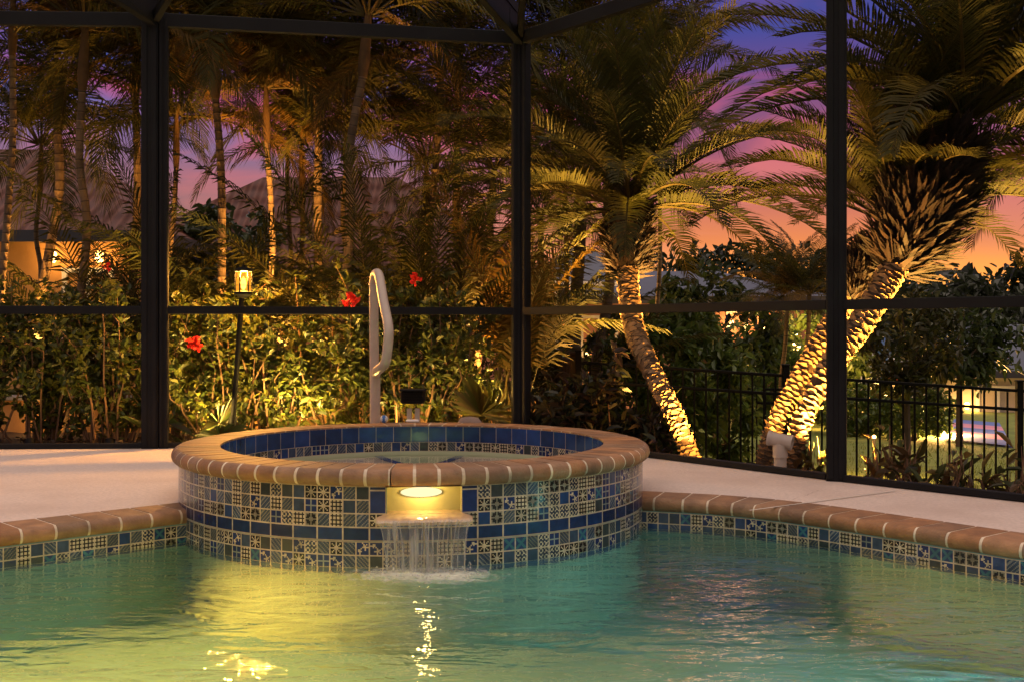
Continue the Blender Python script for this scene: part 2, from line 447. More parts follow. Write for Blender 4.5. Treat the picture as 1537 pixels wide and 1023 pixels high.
# ------------------------------------------------------------------ coping
def coping(mb, pts, closed, step, w=CW, th=.07, zt=0, wj=.0055):
    """brick coping with a bullnose; pts run along the back edge, nose lies to the right of travel"""
    r = th/2
    prof = [(0, -th), (0, 0), (w*.5, 0), (w-r, 0)] + [(w-r+r*sin(a), -r+r*cos(a)) for a in [pi*i/9 for i in range(1, 10)]]
    n = len(pts); cum = [0]
    for a, b in zip(pts[:-1], pts[1:]): cum.append(cum[-1]+(b-a).length)
    Ltot = cum[-1]; cnt = max(1, round(Ltot/step)); step = Ltot/cnt
    def at(s):
        s = max(0, min(Ltot-1e-6, s)); i = 0
        lo, hi = 0, n-1
        while hi-lo > 1:
            md = (lo+hi)//2
            if cum[md] <= s: lo = md
            else: hi = md
        t = (s-cum[lo])/max(1e-9, cum[hi]-cum[lo]); p = pts[lo].lerp(pts[hi], t)
        a = max(0, lo-2); b = min(n-1, hi+2)
        if closed:
            dr = V((p.x-SPA.x, p.y-SPA.y, 0)).normalized(); return p, dr
        tg = (pts[b]-pts[a]).normalized(); return p, V((tg.y, -tg.x, 0))
    def strip(s0, s1, k, col, inset, tilt=0, colt=None):
        b = len(mb.v); m = len(prof)
        for q in range(k+1):
            p, nn = at(s0+(s1-s0)*q/k)
            for (t, z) in prof:
                tt = t - (inset if t > w-r-1e-6 else 0) ; zz = z - (inset if z > -1e-6 else 0)
                mb.v.append((p.x+nn.x*tt, p.y+nn.y*tt, zt+zz+tilt*(t/w)))
        for q in range(k):
            for i in range(m-1): mb.face((b+q*m+i, b+(q+1)*m+i, b+(q+1)*m+i+1, b+q*m+i+1), colt if (colt and i < 3) else col)
            mb.face((b+q*m+m-1, b+(q+1)*m+m-1, b+(q+1)*m, b+q*m), col)
        mb.face([b+i for i in range(m)], col); mb.face([b+k*m+i for i in range(m-1, -1, -1)], col)
    for i in range(cnt):
        jit = random.uniform(.82, 1.14); hue = random.uniform(-.04, .04)
        c = ((.335+hue)*jit, .185*jit, (.095-hue*.4)*jit)
        strip(i*step+wj, (i+1)*step-wj, 3, c, 0, random.uniform(-.0012, .0012))
        strip((i+1)*step-wj, (i+1)*step+wj, 1, (.78, .68, .52), .0022, 0, (.56, .45, .32) if closed else (.74, .63, .48))

# ------------------------------------------------------------------ pool
pool = thing('swimming_pool', (0, 3, 0), 'large in-ground pool with brown brick coping and a mosaic tile band at the waterline', 'swimming pool')
FZ = -1.35
poly = LW_[::4] + [V((-1.2, 5.5, 0)), V((-.5, 5.75, 0)), V((.35, 5.7, 0))] + RW_[::4] + [V((4.6, -1.5, 0)), V((-4.5, -1.5, 0))]
mb = MB(); n = len(poly)
mb.v = [(p.x, p.y, -.06) for p in poly] + [(p.x, p.y, FZ) for p in poly]
mb.face([n+i for i in range(n)])
for i in range(n):
    j = (i+1) % n; mb.face((i, j, n+j, n+i))
mb.build('basin', M['plaster'], pool)
for pts in (LBs, RBs):
    mb = MB(); coping(mb, pts, False, .142, zt=0); mb.build('coping', M['stone'], pool, smooth=True, ang=50)
for pts, s0, s1 in ((LW_, 3.0, 6.0), (RW_, 0, 4.0)):
    cum = [0]
    for a, b in zip(pts[:-1], pts[1:]): cum.append(cum[-1]+(b-a).length)
    def P(u, v, pts=pts, cum=cum):
        u = max(0, min(cum[-1]-1e-5, u)); lo, hi = 0, len(cum)-1
        while hi-lo > 1:
            md = (lo+hi)//2
            if cum[md] <= u: lo = md
            else: hi = md
        t = (u-cum[lo])/(cum[hi]-cum[lo]); p = pts[lo].lerp(pts[hi], t)
        tg = (pts[hi]-pts[lo]).normalized()
        return V((p.x + tg.y*.004, p.y - tg.x*.004, v))
    mb = MB(); u = s0
    while u < min(s1, cum[-1])-.05:
        for r in range(2): tile(mb, P, u, u+.054, -.068-.054*(r+1), -.068-.054*r, random.choice(WTS), 11)
        plain(mb, P, u, u+.054, -.230, -.176, SLATE, .003, 1)
        u += .054
    mb.build('tile_band', M['tile'], pool)
# underwater lamp of the pool, on the left flank of the spa wall

PL = V((-2.25, 4.34, -.55))
mb = MB(); R_ = V((.72, -.69, 0)).to_track_quat('Z', 'Y').to_matrix()
mb.lathe([(.13, -.02), (.14, .01), (.12, .03), (.105, .02)], PL + V((-.03, .03, 0)), 24, R=R_); mb.build('lamp_ring', M['metal'], pool, smooth=True)
lamp('pool_lamp', PL + V((.06, -.06, 0)), (1, .40, .055), 760, .08, pool, 160, V((-1.35, 3.7, -.95)), .9)

mb = MB(); q_ = V((2.3, 3.85, -.75)); mb.lathe([(.13, -.02), (.14, .01), (.12, .03), (.105, .02)], q_, 24, R=V((-.75, -.66, 0)).to_track_quat('Z', 'Y').to_matrix()); mb.build('lamp_ring', M['metal'], pool, smooth=True)
lamp('pool_lamp', q_ + V((-.08, -.07, 0)), (.24, .92, .86), 62, .08, pool, 170, V((.8, 3.0, -.9)), .5)  # unseen lamp and ring added to tint the water teal

# water surface with the spa cut out of it
mb = MB()
mb.v = [(p.x, p.y, WZ) for p in poly]; mb.face(list(range(n))[::-1])
w_ = kind(mb.build('pool_water', M['water']), 'structure')
for p_ in w_.data.polygons:
    if p_.normal.z < 0: w_.data.flip_normals(); break

# ------------------------------------------------------------------ spa
spa = thing('spa', SPA, 'round raised spa clad in blue mosaic tile with a brown brick rim', 'spa')
PHI = radians(6.8)           # spillway faces this far right of straight ahead
def ring(r): return lambda u, v: V((SPA.x + r*sin(PHI+u/r), SPA.y - r*cos(PHI+u/r), v))
PW = ring(RW); PT = .0555; ZT = RIM - .072
mb = MB(); bl = MB()
maxu = RW*radians(122)
for sgn in (1, -1):
    u = .222
    while u < maxu:
        for r in range(6):
            if r == 3: continue
            z1 = ZT - PT*r - (.003 if r > 3 else 0); a, b = (u, u+PT) if sgn > 0 else (-u-PT, -u)
            tile(mb, PW, a, b, z1-PT, z1, random.choice(WTS), 11)
        u += PT
# row of blue tiles two columns wide, all the way round the front
u = -.222 - PT*40
while u < .222 + PT*40:
    plain(mb, PW, u, u+PT*2, ZT-PT*4, ZT-PT*3, bcol(), .0032, 4); u += PT*2
for sgn in (1, -1):
    a, b = (.154, .222) if sgn > 0 else (-.222, -.154)
    plain(mb, PW, a, b, ZT-.016, ZT, (.008, .02, .09), .003, 2); plain(mb, PW, a, b, ZT-2*PT, ZT-.016, (.012, .03, .14), .003, 2)
k = -4
while k < 4:
    for r in (2, 4, 5):
        z1 = ZT - PT*r - (.003 if r > 3 else 0); tile(mb, PW, k*PT, (k+1)*PT, z1-PT, z1, random.choice(WTS), 11)
    k += 1
# tile continues below the water
for i in range(-48, 48): plain(mb, PW, i*PT, (i+1)*PT, ZT-PT*8, ZT-PT*6-.003, SLATE, .003, 1)
mb.build('outer_tile_wall', M['tile'], spa)
mb = MB()
for i in range(96):
    a, b = 2*pi*i/96*RW, 2*pi*(i+1)/96*RW
    rr = ring(RW-.012)
    t0 = abs(((a+pi*RW) % (2*pi*RW)) - pi*RW); t1 = abs(((b+pi*RW) % (2*pi*RW)) - pi*RW)
    top = ZT if min(t0, t1) > .17 else ZT - 2*PT - .01
    mb.quad(rr(a, FZ), rr(b, FZ), rr(b, top), rr(a, top))
mb.build('shell', mat('shell_plaster', (.24, .34, .28), .8, .25, 4), spa)
# rim
circ = [V((SPA.x + RI*cos(a), SPA.y + RI*sin(a), 0)) for a in [2*pi*i/720 - pi/2 for i in range(721)]]
mb = MB(); coping(mb, circ, True, .0815, w=RC-RI, th=.072, zt=RIM); mb.build('coping', M['stone'], spa, smooth=True, ang=50)
# inner wall: tall blue tiles, a mosaic row, plaster
RIN = RI - .002
def PI_(u, v): return V((SPA.x + RIN*sin(u/RIN), SPA.y + RIN*cos(u/RIN), v))
mb = MB(); nb = 58; du = 2*pi*RIN/nb
for i in range(nb): plain(mb, PI_, i*du+du, i*du, RIM-.098, RIM-.009, tuple(c*1.7 for c in bcol()), -.0012, 4)
mb.build('inner_blue_tile', M['bluetile'], spa)
mb = MB(); nb = 110; du = 2*pi*RIN/nb
for i in range(nb): tile(mb, PI_, (i+1)*du, i*du, RIM-.098-.056, RIM-.098, random.choice(WTS), 11)
mb.build('inner_tile_row', M['tile'], spa)
mb = MB()
for i in range(96):
    a, b = 2*pi*i/96*RIN, 2*pi*(i+1)/96*RIN
    mb.quad(PI_(a, RIM-.154), PI_(b, RIM-.154), PI_(b, -.75), PI_(a, -.75))
    mb.tri(PI_(a, -.75), PI_(b, -.75), V((SPA.x, SPA.y, -.75)))
    # bench ring under water
    def PB(u, r, z): q = u/RIN; return V((SPA.x+r*sin(q), SPA.y+r*cos(q), z))
    mb.quad(PB(a, RIN, -.20), PB(b, RIN, -.20), PB(b, .60, -.20), PB(a, .60, -.20)); mb.quad(PB(a, .60, -.20), PB(b, .60, -.20), PB(b, .60, -.75), PB(a, .60, -.75))
mb.build('basin', M['spaplaster'], spa)
# blue tile trim of the submerged step
tr = [px(568, 682, 6.62), px(583, 688, 6.4), px(604, 693.5, 6.22), px(630, 695.5, 6.15), px(656, 693.5, 6.22), px(676, 688, 6.4), px(690, 682, 6.62)]
tr = [V((p.x, p.y, SWZ-.028)) for p in tr]
mb = MB()
for a, b in zip(tr[:-1], tr[1:]):
    mb.bar(a, b, .05, .02, (.012, .04, .2))
mb.build('step_trim', M['bluetile'], spa)
mb = MB()
st = [V((p.x, p.y, SWZ-.045)) for p in tr]
b0 = len(mb.v); mb.v += [tuple(p) for p in st] + [(p.x, p.y, -.5) for p in st]; m_ = len(st)
mb.face(list(range(m_))); 
for i in range(m_): mb.face((i, (i+1) % m_, m_+(i+1) % m_, m_+i))
mb.build('step', M['spaplaster'], spa)
mb = MB(); mb.lathe([(RIN-.002, SWZ-.0001), (RIN-.002, SWZ)], (SPA.x, SPA.y, 0), 96)
mb2 = MB(); mb2.v = [(SPA.x+(RIN-.001)*cos(2*pi*i/96), SPA.y+(RIN-.001)*sin(2*pi*i/96), SWZ) for i in range(96)]; mb2.face(list(range(96)))
kind(mb2.build('spa_water', M['spawater']), 'structure')
lamp('spa_lamp', SPA + V((.0, -.55, -.45)), (.92, 1, .30), 75, .08, spa)
# spillway: recess, lens, lip (local frame facing the pool)
er = V((sin(PHI), -cos(PHI), 0)); eu = V((cos(PHI), sin(PHI), 0))
def S(u, o, z): return V((SPA.x, SPA.y, 0)) + er*(RW+o) + eu*u + V((0, 0, z))
sp = bpy.data.objects.new('spillway', None); COL.objects.link(sp); sp.parent = spa; sp.location = (0, 0, 0); sp.empty_display_size = .1
def bsub(mb, name, m, **k):
    o = mb.build(name, m, None, **k); o.parent = sp; o.matrix_parent_inverse = Matrix.Translation(-SPA); return o
mb = MB(); g = (.42, .42, .22); hw = .154; d_ = -.085; zb = ZT-2*PT
mb.quad(S(-hw, d_, zb), S(hw, d_, zb), S(hw, d_, ZT), S(-hw, d_, ZT), g)
mb.quad(S(-hw, d_, zb), S(-hw, d_, ZT), S(-hw, .002, ZT), S(-hw, -.012, zb), g); mb.quad(S(hw, d_, ZT), S(hw, d_, zb), S(hw, -.012, zb), S(hw, .002, ZT), g)
mb.quad(S(-hw, d_, ZT-.001), S(hw, d_, ZT-.001), S(hw, .01, ZT-.001), S(-hw, .01, ZT-.001), (.4, .3, .15))
bsub(mb, 'recess', mat('recess_plaster', None, .45, .1, 12, attr=True))
mb = MB(); R_ = er.to_track_quat('Z', 'Y').to_matrix()
Rl = Matrix((eu, V((0,0,1)), er)).transposed()
mb.lathe([(.085, 0), (.085, .006), (.07, .012), (.035, .016), (.004, .017)], S(-.008, d_+.002, ZT-.034), 32, sx=1, sy=.24, R=Rl); bsub(mb, 'lamp_lens', M['lens'], smooth=True)
# stone lip with a wavy wet edge
mb = MB(); nu = 40; rows = []
prof = [(d_, .001), (-.02, .0), (.05, -.004), (.082, -.010), (.092, -.020), (.088, -.032), (.05, -.036), (-.012, -.036)]
for i in range(nu+1):
    t = -1 + 2*i/nu; hwid = .154 
    row = []
    for (o, z) in prof:
        ww = .154 if o < 0 else .192
        row.append(S(t*ww, o + (.004*sin(t*17) + .003*sin(t*41+1) if o > .04 else 0), zb + z + (.001*sin(t*29) if o > .04 else 0)))
    rows.append(row)
b0 = len(mb.v); m_ = len(prof)
for r in rows: mb.v += [tuple(q) for q in r]
for i in range(nu):
    for k in range(m_-1): mb.face((b0+i*m_+k, b0+i*m_+k+1, b0+(i+1)*m_+k+1, b0+(i+1)*m_+k), (.52, .38, .24))
mb.face([b0+k for k in range(m_)], (.52,.38,.24)); mb.face([b0+nu*m_+k for k in range(m_-1, -1, -1)], (.52,.38,.24))
bsub(mb, 'lip', mat('wet_lip_stone', None, .18, .15, 20, .25, 50, attr=True, coat=.5), smooth=True)
lp = lamp('spillway_lamp', S(0, -.03, ZT-.022), (1, .62, .18), 1.35, .012, spa)
# falling water
wf = MB(); nu = 70; nz_ = 16; b0 = 0
for j in range(nz_+1):
    q = j/nz_
    for i in range(nu+1):
        t = -1+2*i/nu; ww = .188 - .032*q**.45
        o = .094 + .022*sqrt(q) + .003*sin(t*38+1.5*q) + .002*sin(t*71+2*q)
        wf.v.append(tuple(S(t*ww, o, zb-.012 + (WZ+.004-zb+.012)*q**1.15)))
for j in range(nz_):
    for i in range(nu): wf.face((j*(nu+1)+i, j*(nu+1)+i+1, (j+1)*(nu+1)+i+1, (j+1)*(nu+1)+i))
fall = tag(wf.build('waterfall', M['fall'], smooth=True), 'thin sheet of water falling from the lit spa spillway into the pool', 'waterfall')
# clear cords of water inside the sheet
cd = MB()
for t in (-.985, -.83, -.66, -.55, -.37, -.22, -.08, .02, .09, .19, .33, .45, .52, .68, .80, .985):
    ph = random.random()*6; pts = []; rr = []
    for j in range(10):
        q = j/9; ww = .188-.032*q**.45
        pts.append(S((t+.02*sin(ph+3*q))*ww, .098+.022*sqrt(q), zb-.012+(WZ+.002-zb+.012)*q**1.15)); rr.append((.0016+.0028*random.random())*(1-.2*q))
    cd.tube(pts, rr, 6)
c_ = cd.build('water_cord', M['cord'], fall, smooth=True)
fm = MB(); ctr = S(-.0, .15, WZ+.004); fr = [0, .07, .13, .19, .25, .31]; fa = [1, .95, .75, .5, .25, 0]
fm.v.append(tuple(ctr))
for r in fr[1:]:
    for k in range(48): fm.v.append((ctr.x + r*1.35*cos(2*pi*k/48), ctr.y + r*.85*sin(2*pi*k/48), ctr.z+.004*sin(k*3+r*60)))
for i in range(len(fr)-1):
    for k in range(48):
        j = (k+1) % 48; c = fa[i]*.5+fa[i+1]*.5
        if i == 0: fm.face((0, 1+k, 1+j), (c,)*3)
        else: fm.face((1+(i-1)*48+k, 1+i*48+k, 1+i*48+j, 1+(i-1)*48+j), (c,)*3)
dr = MB(); random.seed(3)
for i in range(90):
    q = random.random(); c0 = S(random.uniform(-.20, .20), random.uniform(.07, .24), WZ + .004 + .05*random.random()**2.5); r0 = random.uniform(.0018, .0045)
    dr.lathe([(r0*.3, -r0*.9), (r0, -r0*.2), (r0*.9, r0*.5), (r0*.2, r0)], c0, 6)
kind(dr.build('splash_drops', M['cord'], smooth=True), 'stuff')['label'] = 'small splash drops at the foot of the waterfall'
kind(fm.build('foam', M['foam']), 'stuff')['label'] = 'soft white foam where the waterfall meets the pool'

# ------------------------------------------------------------------ pool cage
cage = thing('pool_cage', (0, 8, 0), 'dark bronze aluminium screen enclosure frame round the pool deck', 'pool enclosure')
EAVE = HC + 2.14; RAILZ = HC + .132
def post(p, w, d, ang, extra=None):
    R = Matrix.Rotation(ang, 3, 'Z')
    mb = MB()
    mb.box((p.x, p.y, EAVE/2+.02), (w, d, EAVE+.06), R=R, bev=.004)
    # snap-on screen spline rails beside the face
    for s_ in (-1, 1):
        q = R @ V((s_*w*.28, -d/2-.003, 0)); mb.box((p.x+q.x, p.y+q.y, EAVE/2+.01), (w*.3, .008, EAVE), R=R, bev=.002)
    o = mb.build('post', M['bronze'], cage)
    q = R @ V((w*.05, -d/2-.008, 0))
    for z in (.10, .42, 1.02, 1.75, 2.5):
        sc_ = MB(); sc_.lathe([(.006, 0), (.006, .003), (.003, .004)], (p.x+q.x, p.y+q.y, z), 10, R=Matrix.Rotation(radians(90), 3, 'X') )
        ob = sc_.build('screw', M['metal'], None); ob.parent = o; ob.matrix_parent_inverse = Matrix.Translation(-cage.location)
    pl = MB(); pl.box((p.x, p.y, .035), (w+.03, d+.03, .06), R=R, bev=.004); ob = pl.build('foot_bracket', M['bronze'], None); ob.parent = o; ob.matrix_parent_inverse = Matrix.Translation(-cage.location)
    return o
post(POSTL + V((-.03, 0, 0)), .115, .06, radians(2)); post(POSTL + V((.058, .015, 0)), .062, .06, radians(10))
post(CORNER + V((-.03, 0, 0)), .062, .06, radians(12)); post(CORNER + V((.035, -.01, 0)), .07, .06, radians(-45))
post(POSTR, .105, .06, radians(-20)); post(ENDL, .10, .06, 0); post(ENDR, .10, .06, radians(-48))
runs = [(ENDL, POSTL), (POSTL, CORNER), (CORNER, POSTR), (POSTR, ENDR), (V((-9, 7.6, 0)), ENDL)]
Z3 = lambda p, z: V((p.x, p.y, z))
for a, b in runs:
    d = (b-a).normalized()*.055
    mb = MB(); mb.bar(Z3(a+d, EAVE), Z3(b-d, EAVE), .05, .095, bev=.004); mb.build('top_beam', M['bronze'], cage)
    mb = MB(); mb.bar(Z3(a+d, RAILZ), Z3(b-d, RAILZ), .045, .055, bev=.003); mb.build('chair_rail', M['bronze'], cage)
    mb = MB(); mb.bar(Z3(a+d, .018), Z3(b-d, .018), .05, .034, bev=.003); mb.build('base_track', M['bronze'], cage)
def roofbeam(a, b, w, h):
    mb = MB(); mb.bar(a, b, w, h, bev=.004)
    s_ = (V(b)-V(a)).normalized().cross(V((0,0,1))).normalized()*(w/2+.003)
    for q in (1, -1): mb.bar(V(a)+s_*q+V((0,0,h*.3)), V(b)+s_*q+V((0,0,h*.3)), .006, h*.22)
    mb.build('roof_beam', M['bronze'], cage)
roofbeam(Z3(POSTL, EAVE+.08), V((-4.2, 1.5, EAVE+.80)), .055, .25); roofbeam(Z3(CORNER, EAVE+.08), V((-2.1, 1.5, EAVE+.80)), .055, .25)
roofbeam(Z3(POSTL, EAVE+.01), V((-.9, 5.0, EAVE+.40)), .045, .07); roofbeam(Z3(CORNER, EAVE+.01), V((.12, 4.4, EAVE+.42)), .04, .06)
roofbeam(Z3(POSTR, EAVE+.03), V((.6, 1.5, EAVE+.75)), .055, .17)
for p, a in ((POSTL, V((-4.2, 1.5, EAVE+.75))), (CORNER, V((-2.1, 1.5, EAVE+.75)))):
    d = (a - Z3(p, EAVE)).normalized(); mb = MB()
    A = Z3(p, EAVE-.06); w_s = V((d.y, -d.x, 0)).normalized()*.03
    pts = [A, A + d*.34 + V((0,0,.06)), A + d*.34 + V((0,0,.16)), A + V((0,0,.2))]
    n0 = len(mb.v); mb.v += [tuple(q - w_s) for q in pts] + [tuple(q + w_s) for q in pts]
    mb.face((n0, n0+1, n0+2, n0+3)); mb.face((n0+7, n0+6, n0+5, n0+4))
    for i in range(4): mb.face((n0+i, n0+(i+1) % 4 , n0+4+(i+1) % 4, n0+4+i))
    mb.build('gusset', M['bronze'], cage)

# ------------------------------------------------------------------ handrail and small things round the spa
def bez(pts, n=8):
    """Catmull-Rom through pts"""
    pts = [V(p) for p in pts]; P_ = [pts[0]*2-pts[1]] + pts + [pts[-1]*2-pts[-2]]; out = []
    for i in range(1, len(P_)-2):
        for k in range(n):
            t = k/n; a, b, c, d = P_[i-1:i+3]
            out.append(.5*((2*b) + (c-a)*t + (2*a-5*b+4*c-d)*t*t + (3*b-a-3*c+d)*t**3))
    return out + [pts[-1]]
hr = thing('handrail', gpx(562, 494+1700*.82/7.02), 'pale looped grab rail standing behind the spa', 'handrail')
bse = px(562, 494, 7.02); bx = bse.x
mb = MB()
pts = bez([V((bx, 7.02, 0)), V((bx, 7.02, .45)), px(561, 440, 7.02), px(561.5, 420, 7.0), px(564, 411, 6.95), px(569, 415, 6.85), px(575, 450, 6.7), px(583, 492, 6.55), px(582, 520, 6.52), px(578.5, 543, 6.52), px(572.5, 550.5, 6.58), px(566, 556, 6.74), px(564.5, 560, 6.95)], 8)
mb.tube(pts, .029, 14)
mb.build('rail_tube', M['rail'], hr, smooth=True)
mb = MB(); mb.tube([V((bx+.012, 6.965, 0)), V((bx+.012, 6.965, .575))], .031, 14); mb.build('rail_leg', M['rail'], hr, smooth=True)
mb = MB(); mb.lathe([(.075, 0), (.075, .012), (.05, .022), (.036, .026)], (bx, 7.0, .002), 24); mb.build('flange', M['metal'], hr, smooth=True)

cz = RIM + .001
b_ = gpx(576.5, 634.2, cz)
mb = MB(); R0 = .024
prof = [(R0*sin(a)+1e-4, -R0*cos(a)) for a in [pi*i/14 for i in range(15)]]
for i in range(14):
    s_ = MB(); s_.lathe(prof[i:i+2], (0,0,0), 20)
mb.lathe(prof, (0, 0, 0), 20)
for k, f in enumerate(mb.f):
    cx_ = sum(mb.v[i][0] for i in f)/len(f); mb.c[k] = (.03, .14, .45) if abs(cx_) < .010 else (.65, .68, .7)
o = mb.build('ball', M['matblue'], smooth=True); o.location = (b_.x, b_.y, cz+R0)
tag(o, 'little blue and white ball on the rim beside the handrail', 'ball')
p = gpx(619, 633.0, cz); mb = MB(); mb.box((p.x, p.y, cz+.008), (.08, .05, .016), bev=.006)
tag(mb.build('chlorine_puck', M['white']), 'small flat white tablet lying on the spa rim', 'tablet')
# dark hooded box on two pale posts behind the spa
tb = thing('utility_box', px(620, 640, 7.35), 'black louvred box on two pale posts behind the spa', 'utility box')
mb = MB(); c = px(620, 595, 7.35); mb.box(c, (.155, .10, .085), bev=.008); mb.box(c + V((0, -.01, .046)), (.17, .13, .012), bev=.004)
for k in range(4): mb.box(c + V((0, -.053, -.028+.018*k)), (.13, .008, .006))
mb.build('box_body', M['black'], tb)
for xx in (614.5, 626.5):
    a = px(xx, 612, 7.35); mb = MB(); mb.box((a.x, a.y, (a.z-.02)/2), (.032, .03, a.z+.02), bev=.003); mb.build('post', M['pvc'], tb)
# rounded stone speaker behind the rim
c = px(705, 632, 7.2); mb = MB()
prof = [(.085, 0), (.092, .04), (.090, .07), (.080, .09), (.055, .102), (.01, .105)]
mb.lathe([(r, z) for r, z in prof], (0, 0, 0), 28, sx=1, sy=.8)
for i, v in enumerate(mb.v): mb.v[i] = (v[0]*(1+.03*sin(5*v[2]*30+v[0]*30)), v[1], v[2]*1.0)
o = mb.build('garden_speaker', mat('weathered_stone', (.28, .20, .16), .8, .2, 14, .4, 70), smooth=True); o.location = (c.x, c.y, 0); o.scale = (1, 1, 2.55)
tag(o, 'rounded brown stone-like lump poking up behind the spa rim', 'speaker')
# PVC tee outside the right run
q = px(1171, 700, 6.62); z0 = gz(q.x, q.y)
pv = thing('vent_pipe', V((q.x, q.y, z0)), 'grey plastic T pipe standing at the foot of the lit palms', 'pipe')
zt = px(1171, 660, 6.62).z
mb = MB(); mb.tube([V((q.x, q.y, z0)), V((q.x, q.y, zt))], .037, 18); mb.tube([V((q.x, q.y, zt-.10)), V((q.x, q.y, zt-.025))], .043, 18); mb.build('riser', M['pvc'], pv, smooth=True)
mb = MB(); d = V((.064, -.03, -.012))
mb.tube([V((q.x, q.y, zt)) - d, V((q.x, q.y, zt)) + d], .040, 18, cap=False); mb.tube([V((q.x, q.y, zt)) + d, V((q.x, q.y, zt)) - d*.99], .031, 18, cap=False)
for s_ in (1, -1):
    e = V((q.x, q.y, zt)) + d*s_; mb.tube([e - d*.25*s_, e], .0445, 18, cap=False); mb.tube([e, e + d*.001*s_], [.0445, .031], 18, cap=False)
mb.build('tee', M['pvc'], pv, smooth=True)

# ------------------------------------------------------------------ lantern on its pole
lt = thing('garden_lantern', px(346, 655, 8.25), 'lit amber lantern on a slim black pole in the hedge', 'lantern')
top = px(363, 446, 8.25); base = V((px(346, 650, 8.25).x, 8.25, gz(-2, 8.3)))
mb = MB(); mb.tube([base, top], .020, 12); mb.tube([base, base + (top-base)*.25], .028, 12); mb.build('pole', M['black'], lt, smooth=True)
lc = top + V((.012, 0, .02))
mb = MB(); mb.lathe([(.02, -.03), (.05, -.01), (.068, .0), (.068, .018), (.05, .022)], lc, 20); mb.build('lamp_base', M['black'], lt, smooth=True)
mb = MB(); mb.lathe([(.064, .165), (.074, .172), (.048, .19), (.012, .20), (.01, .215)], lc, 20)
for k in range(6):
    a = 2*pi*k/6+.3; p0 = lc + V((.060*cos(a), .060*sin(a), .02)); p1 = lc + V((.058*cos(a), .058*sin(a), .168)); mb.bar(p0, p1, .009, .009)
for zz in (.065, .12):
    mb.tube([lc + V((.0595*cos(2*pi*k/24), .0595*sin(2*pi*k/24), zz)) for k in range(25)], .0022, 5)
mb.build('lamp_cage', M['black'], lt)
mb = MB(); mb.lathe([(.053, .022), (.051, .165)], lc, 24); g_ = mb.build('glass', M['amber'], lt, smooth=True)
mb = MB(); mb.lathe([(.004, .03), (.018, .05), (.022, .085), (.014, .115), (.003, .130)], lc, 16); mb.build('bulb', M['bulb'], lt, smooth=True)
lamp('lantern_lamp', lc + V((0, 0, .150)), (1, .54, .14), 480, .03, lt)

# ------------------------------------------------------------------ plants
def frond(mb, base, az, el, Ln, droop, leaf, n, col, lw=.02, vee=.35, hang=.3, start=.12, segs=9, rr=.011, tipa=.9):
    h = V((cos(az), sin(az), 0)); S_ = V((-sin(az), cos(az), 0)); p = V(base); pts = [p.copy()]; tans = []
    for i in range(segs):
        t = (i+.5)/segs; e = el - droop*t**1.25; T = h*cos(e) + V((0,0,1))*sin(e); tans.append(T); p = p + T*(Ln/segs); pts.append(p.copy())
    tans.append(tans[-1])
    mb.tube(pts, [rr*(1-.85*i/segs) for i in range(segs+1)], 3, False, mixc(col, (.10, .075, .03), .6))
    for k in range(n):
        t = start + (1-start)*(k+random.random()*.5)/n; x = t*segs; i = min(segs-1, int(x)); f = x-i
        P0 = pts[i].lerp(pts[i+1], f); T = tans[i].lerp(tans[i+1], f).normalized(); U = S_.cross(T)*-1
        if U.z < 0: U = -U
        ll = leaf*(1-.65*abs(2*t-1.0)**2.2)*random.uniform(.85, 1.1)
        if t > .85: ll *= .9
        a = .35 + t*tipa
        for sg in (1, -1):
            D = (S_*sg*cos(a) + T*sin(a) + U*(vee + random.uniform(-.12, .12))).normalized()
            q = random.uniform(.7, 1.3); c = (col[0]*q, col[1]*q, col[2]*q)
            M1 = P0 + D*ll*.5; E = P0 + D*ll*(.95) + V((0,0,-1))*ll*hang*random.uniform(.6, 1.3)
            wv = T*lw*.5
            n0 = len(mb.v); mb.v += [tuple(P0-wv*.6), tuple(P0+wv*.6), tuple(M1+wv), tuple(M1-wv), tuple(E)]
            mb.face((n0, n0+1, n0+2, n0+3), c); mb.face((n0+3, n0+2, n0+4), c)

def ringed_trunk(pts, r0, r1, name, parent, pale=(.15, .105, .065), dark=(.055, .038, .024), step=.085):
    pts = bez(pts, 6); cum = [0]
    for a, b in zip(pts[:-1], pts[1:]): cum.append(cum[-1]+(b-a).length)
    Lt = cum[-1]; out = []; rad = []; cols = []; s_ = 0
    def at(s):
        for i in range(len(cum)-1):
            if s <= cum[i+1] or i == len(cum)-2: return pts[i].lerp(pts[i+1], (s-cum[i])/max(1e-6, cum[i+1]-cum[i]))
    while s_ < Lt:
        j = step*random.uniform(.8, 1.2); r = r0+(r1-r0)*s_/Lt; q = random.uniform(.7, 1.25)
        for f, rr, c in ((0, 1.07, dark), (.12, 1.0, mixc(pale, dark, random.random()*.5)), (.86, .98, mixc(pale, dark, random.random()*.35)), (.93, 1.06, pale)):
            out.append(at(min(Lt, s_+j*f))); rad.append(r*rr); cols.append(tuple(x*q for x in c))
        s_ += j
    mb = MB(); mb.tube(out, rad, 10, True, cols=cols); return mb.build(name, M['bark'], parent, smooth=True, ang=60)

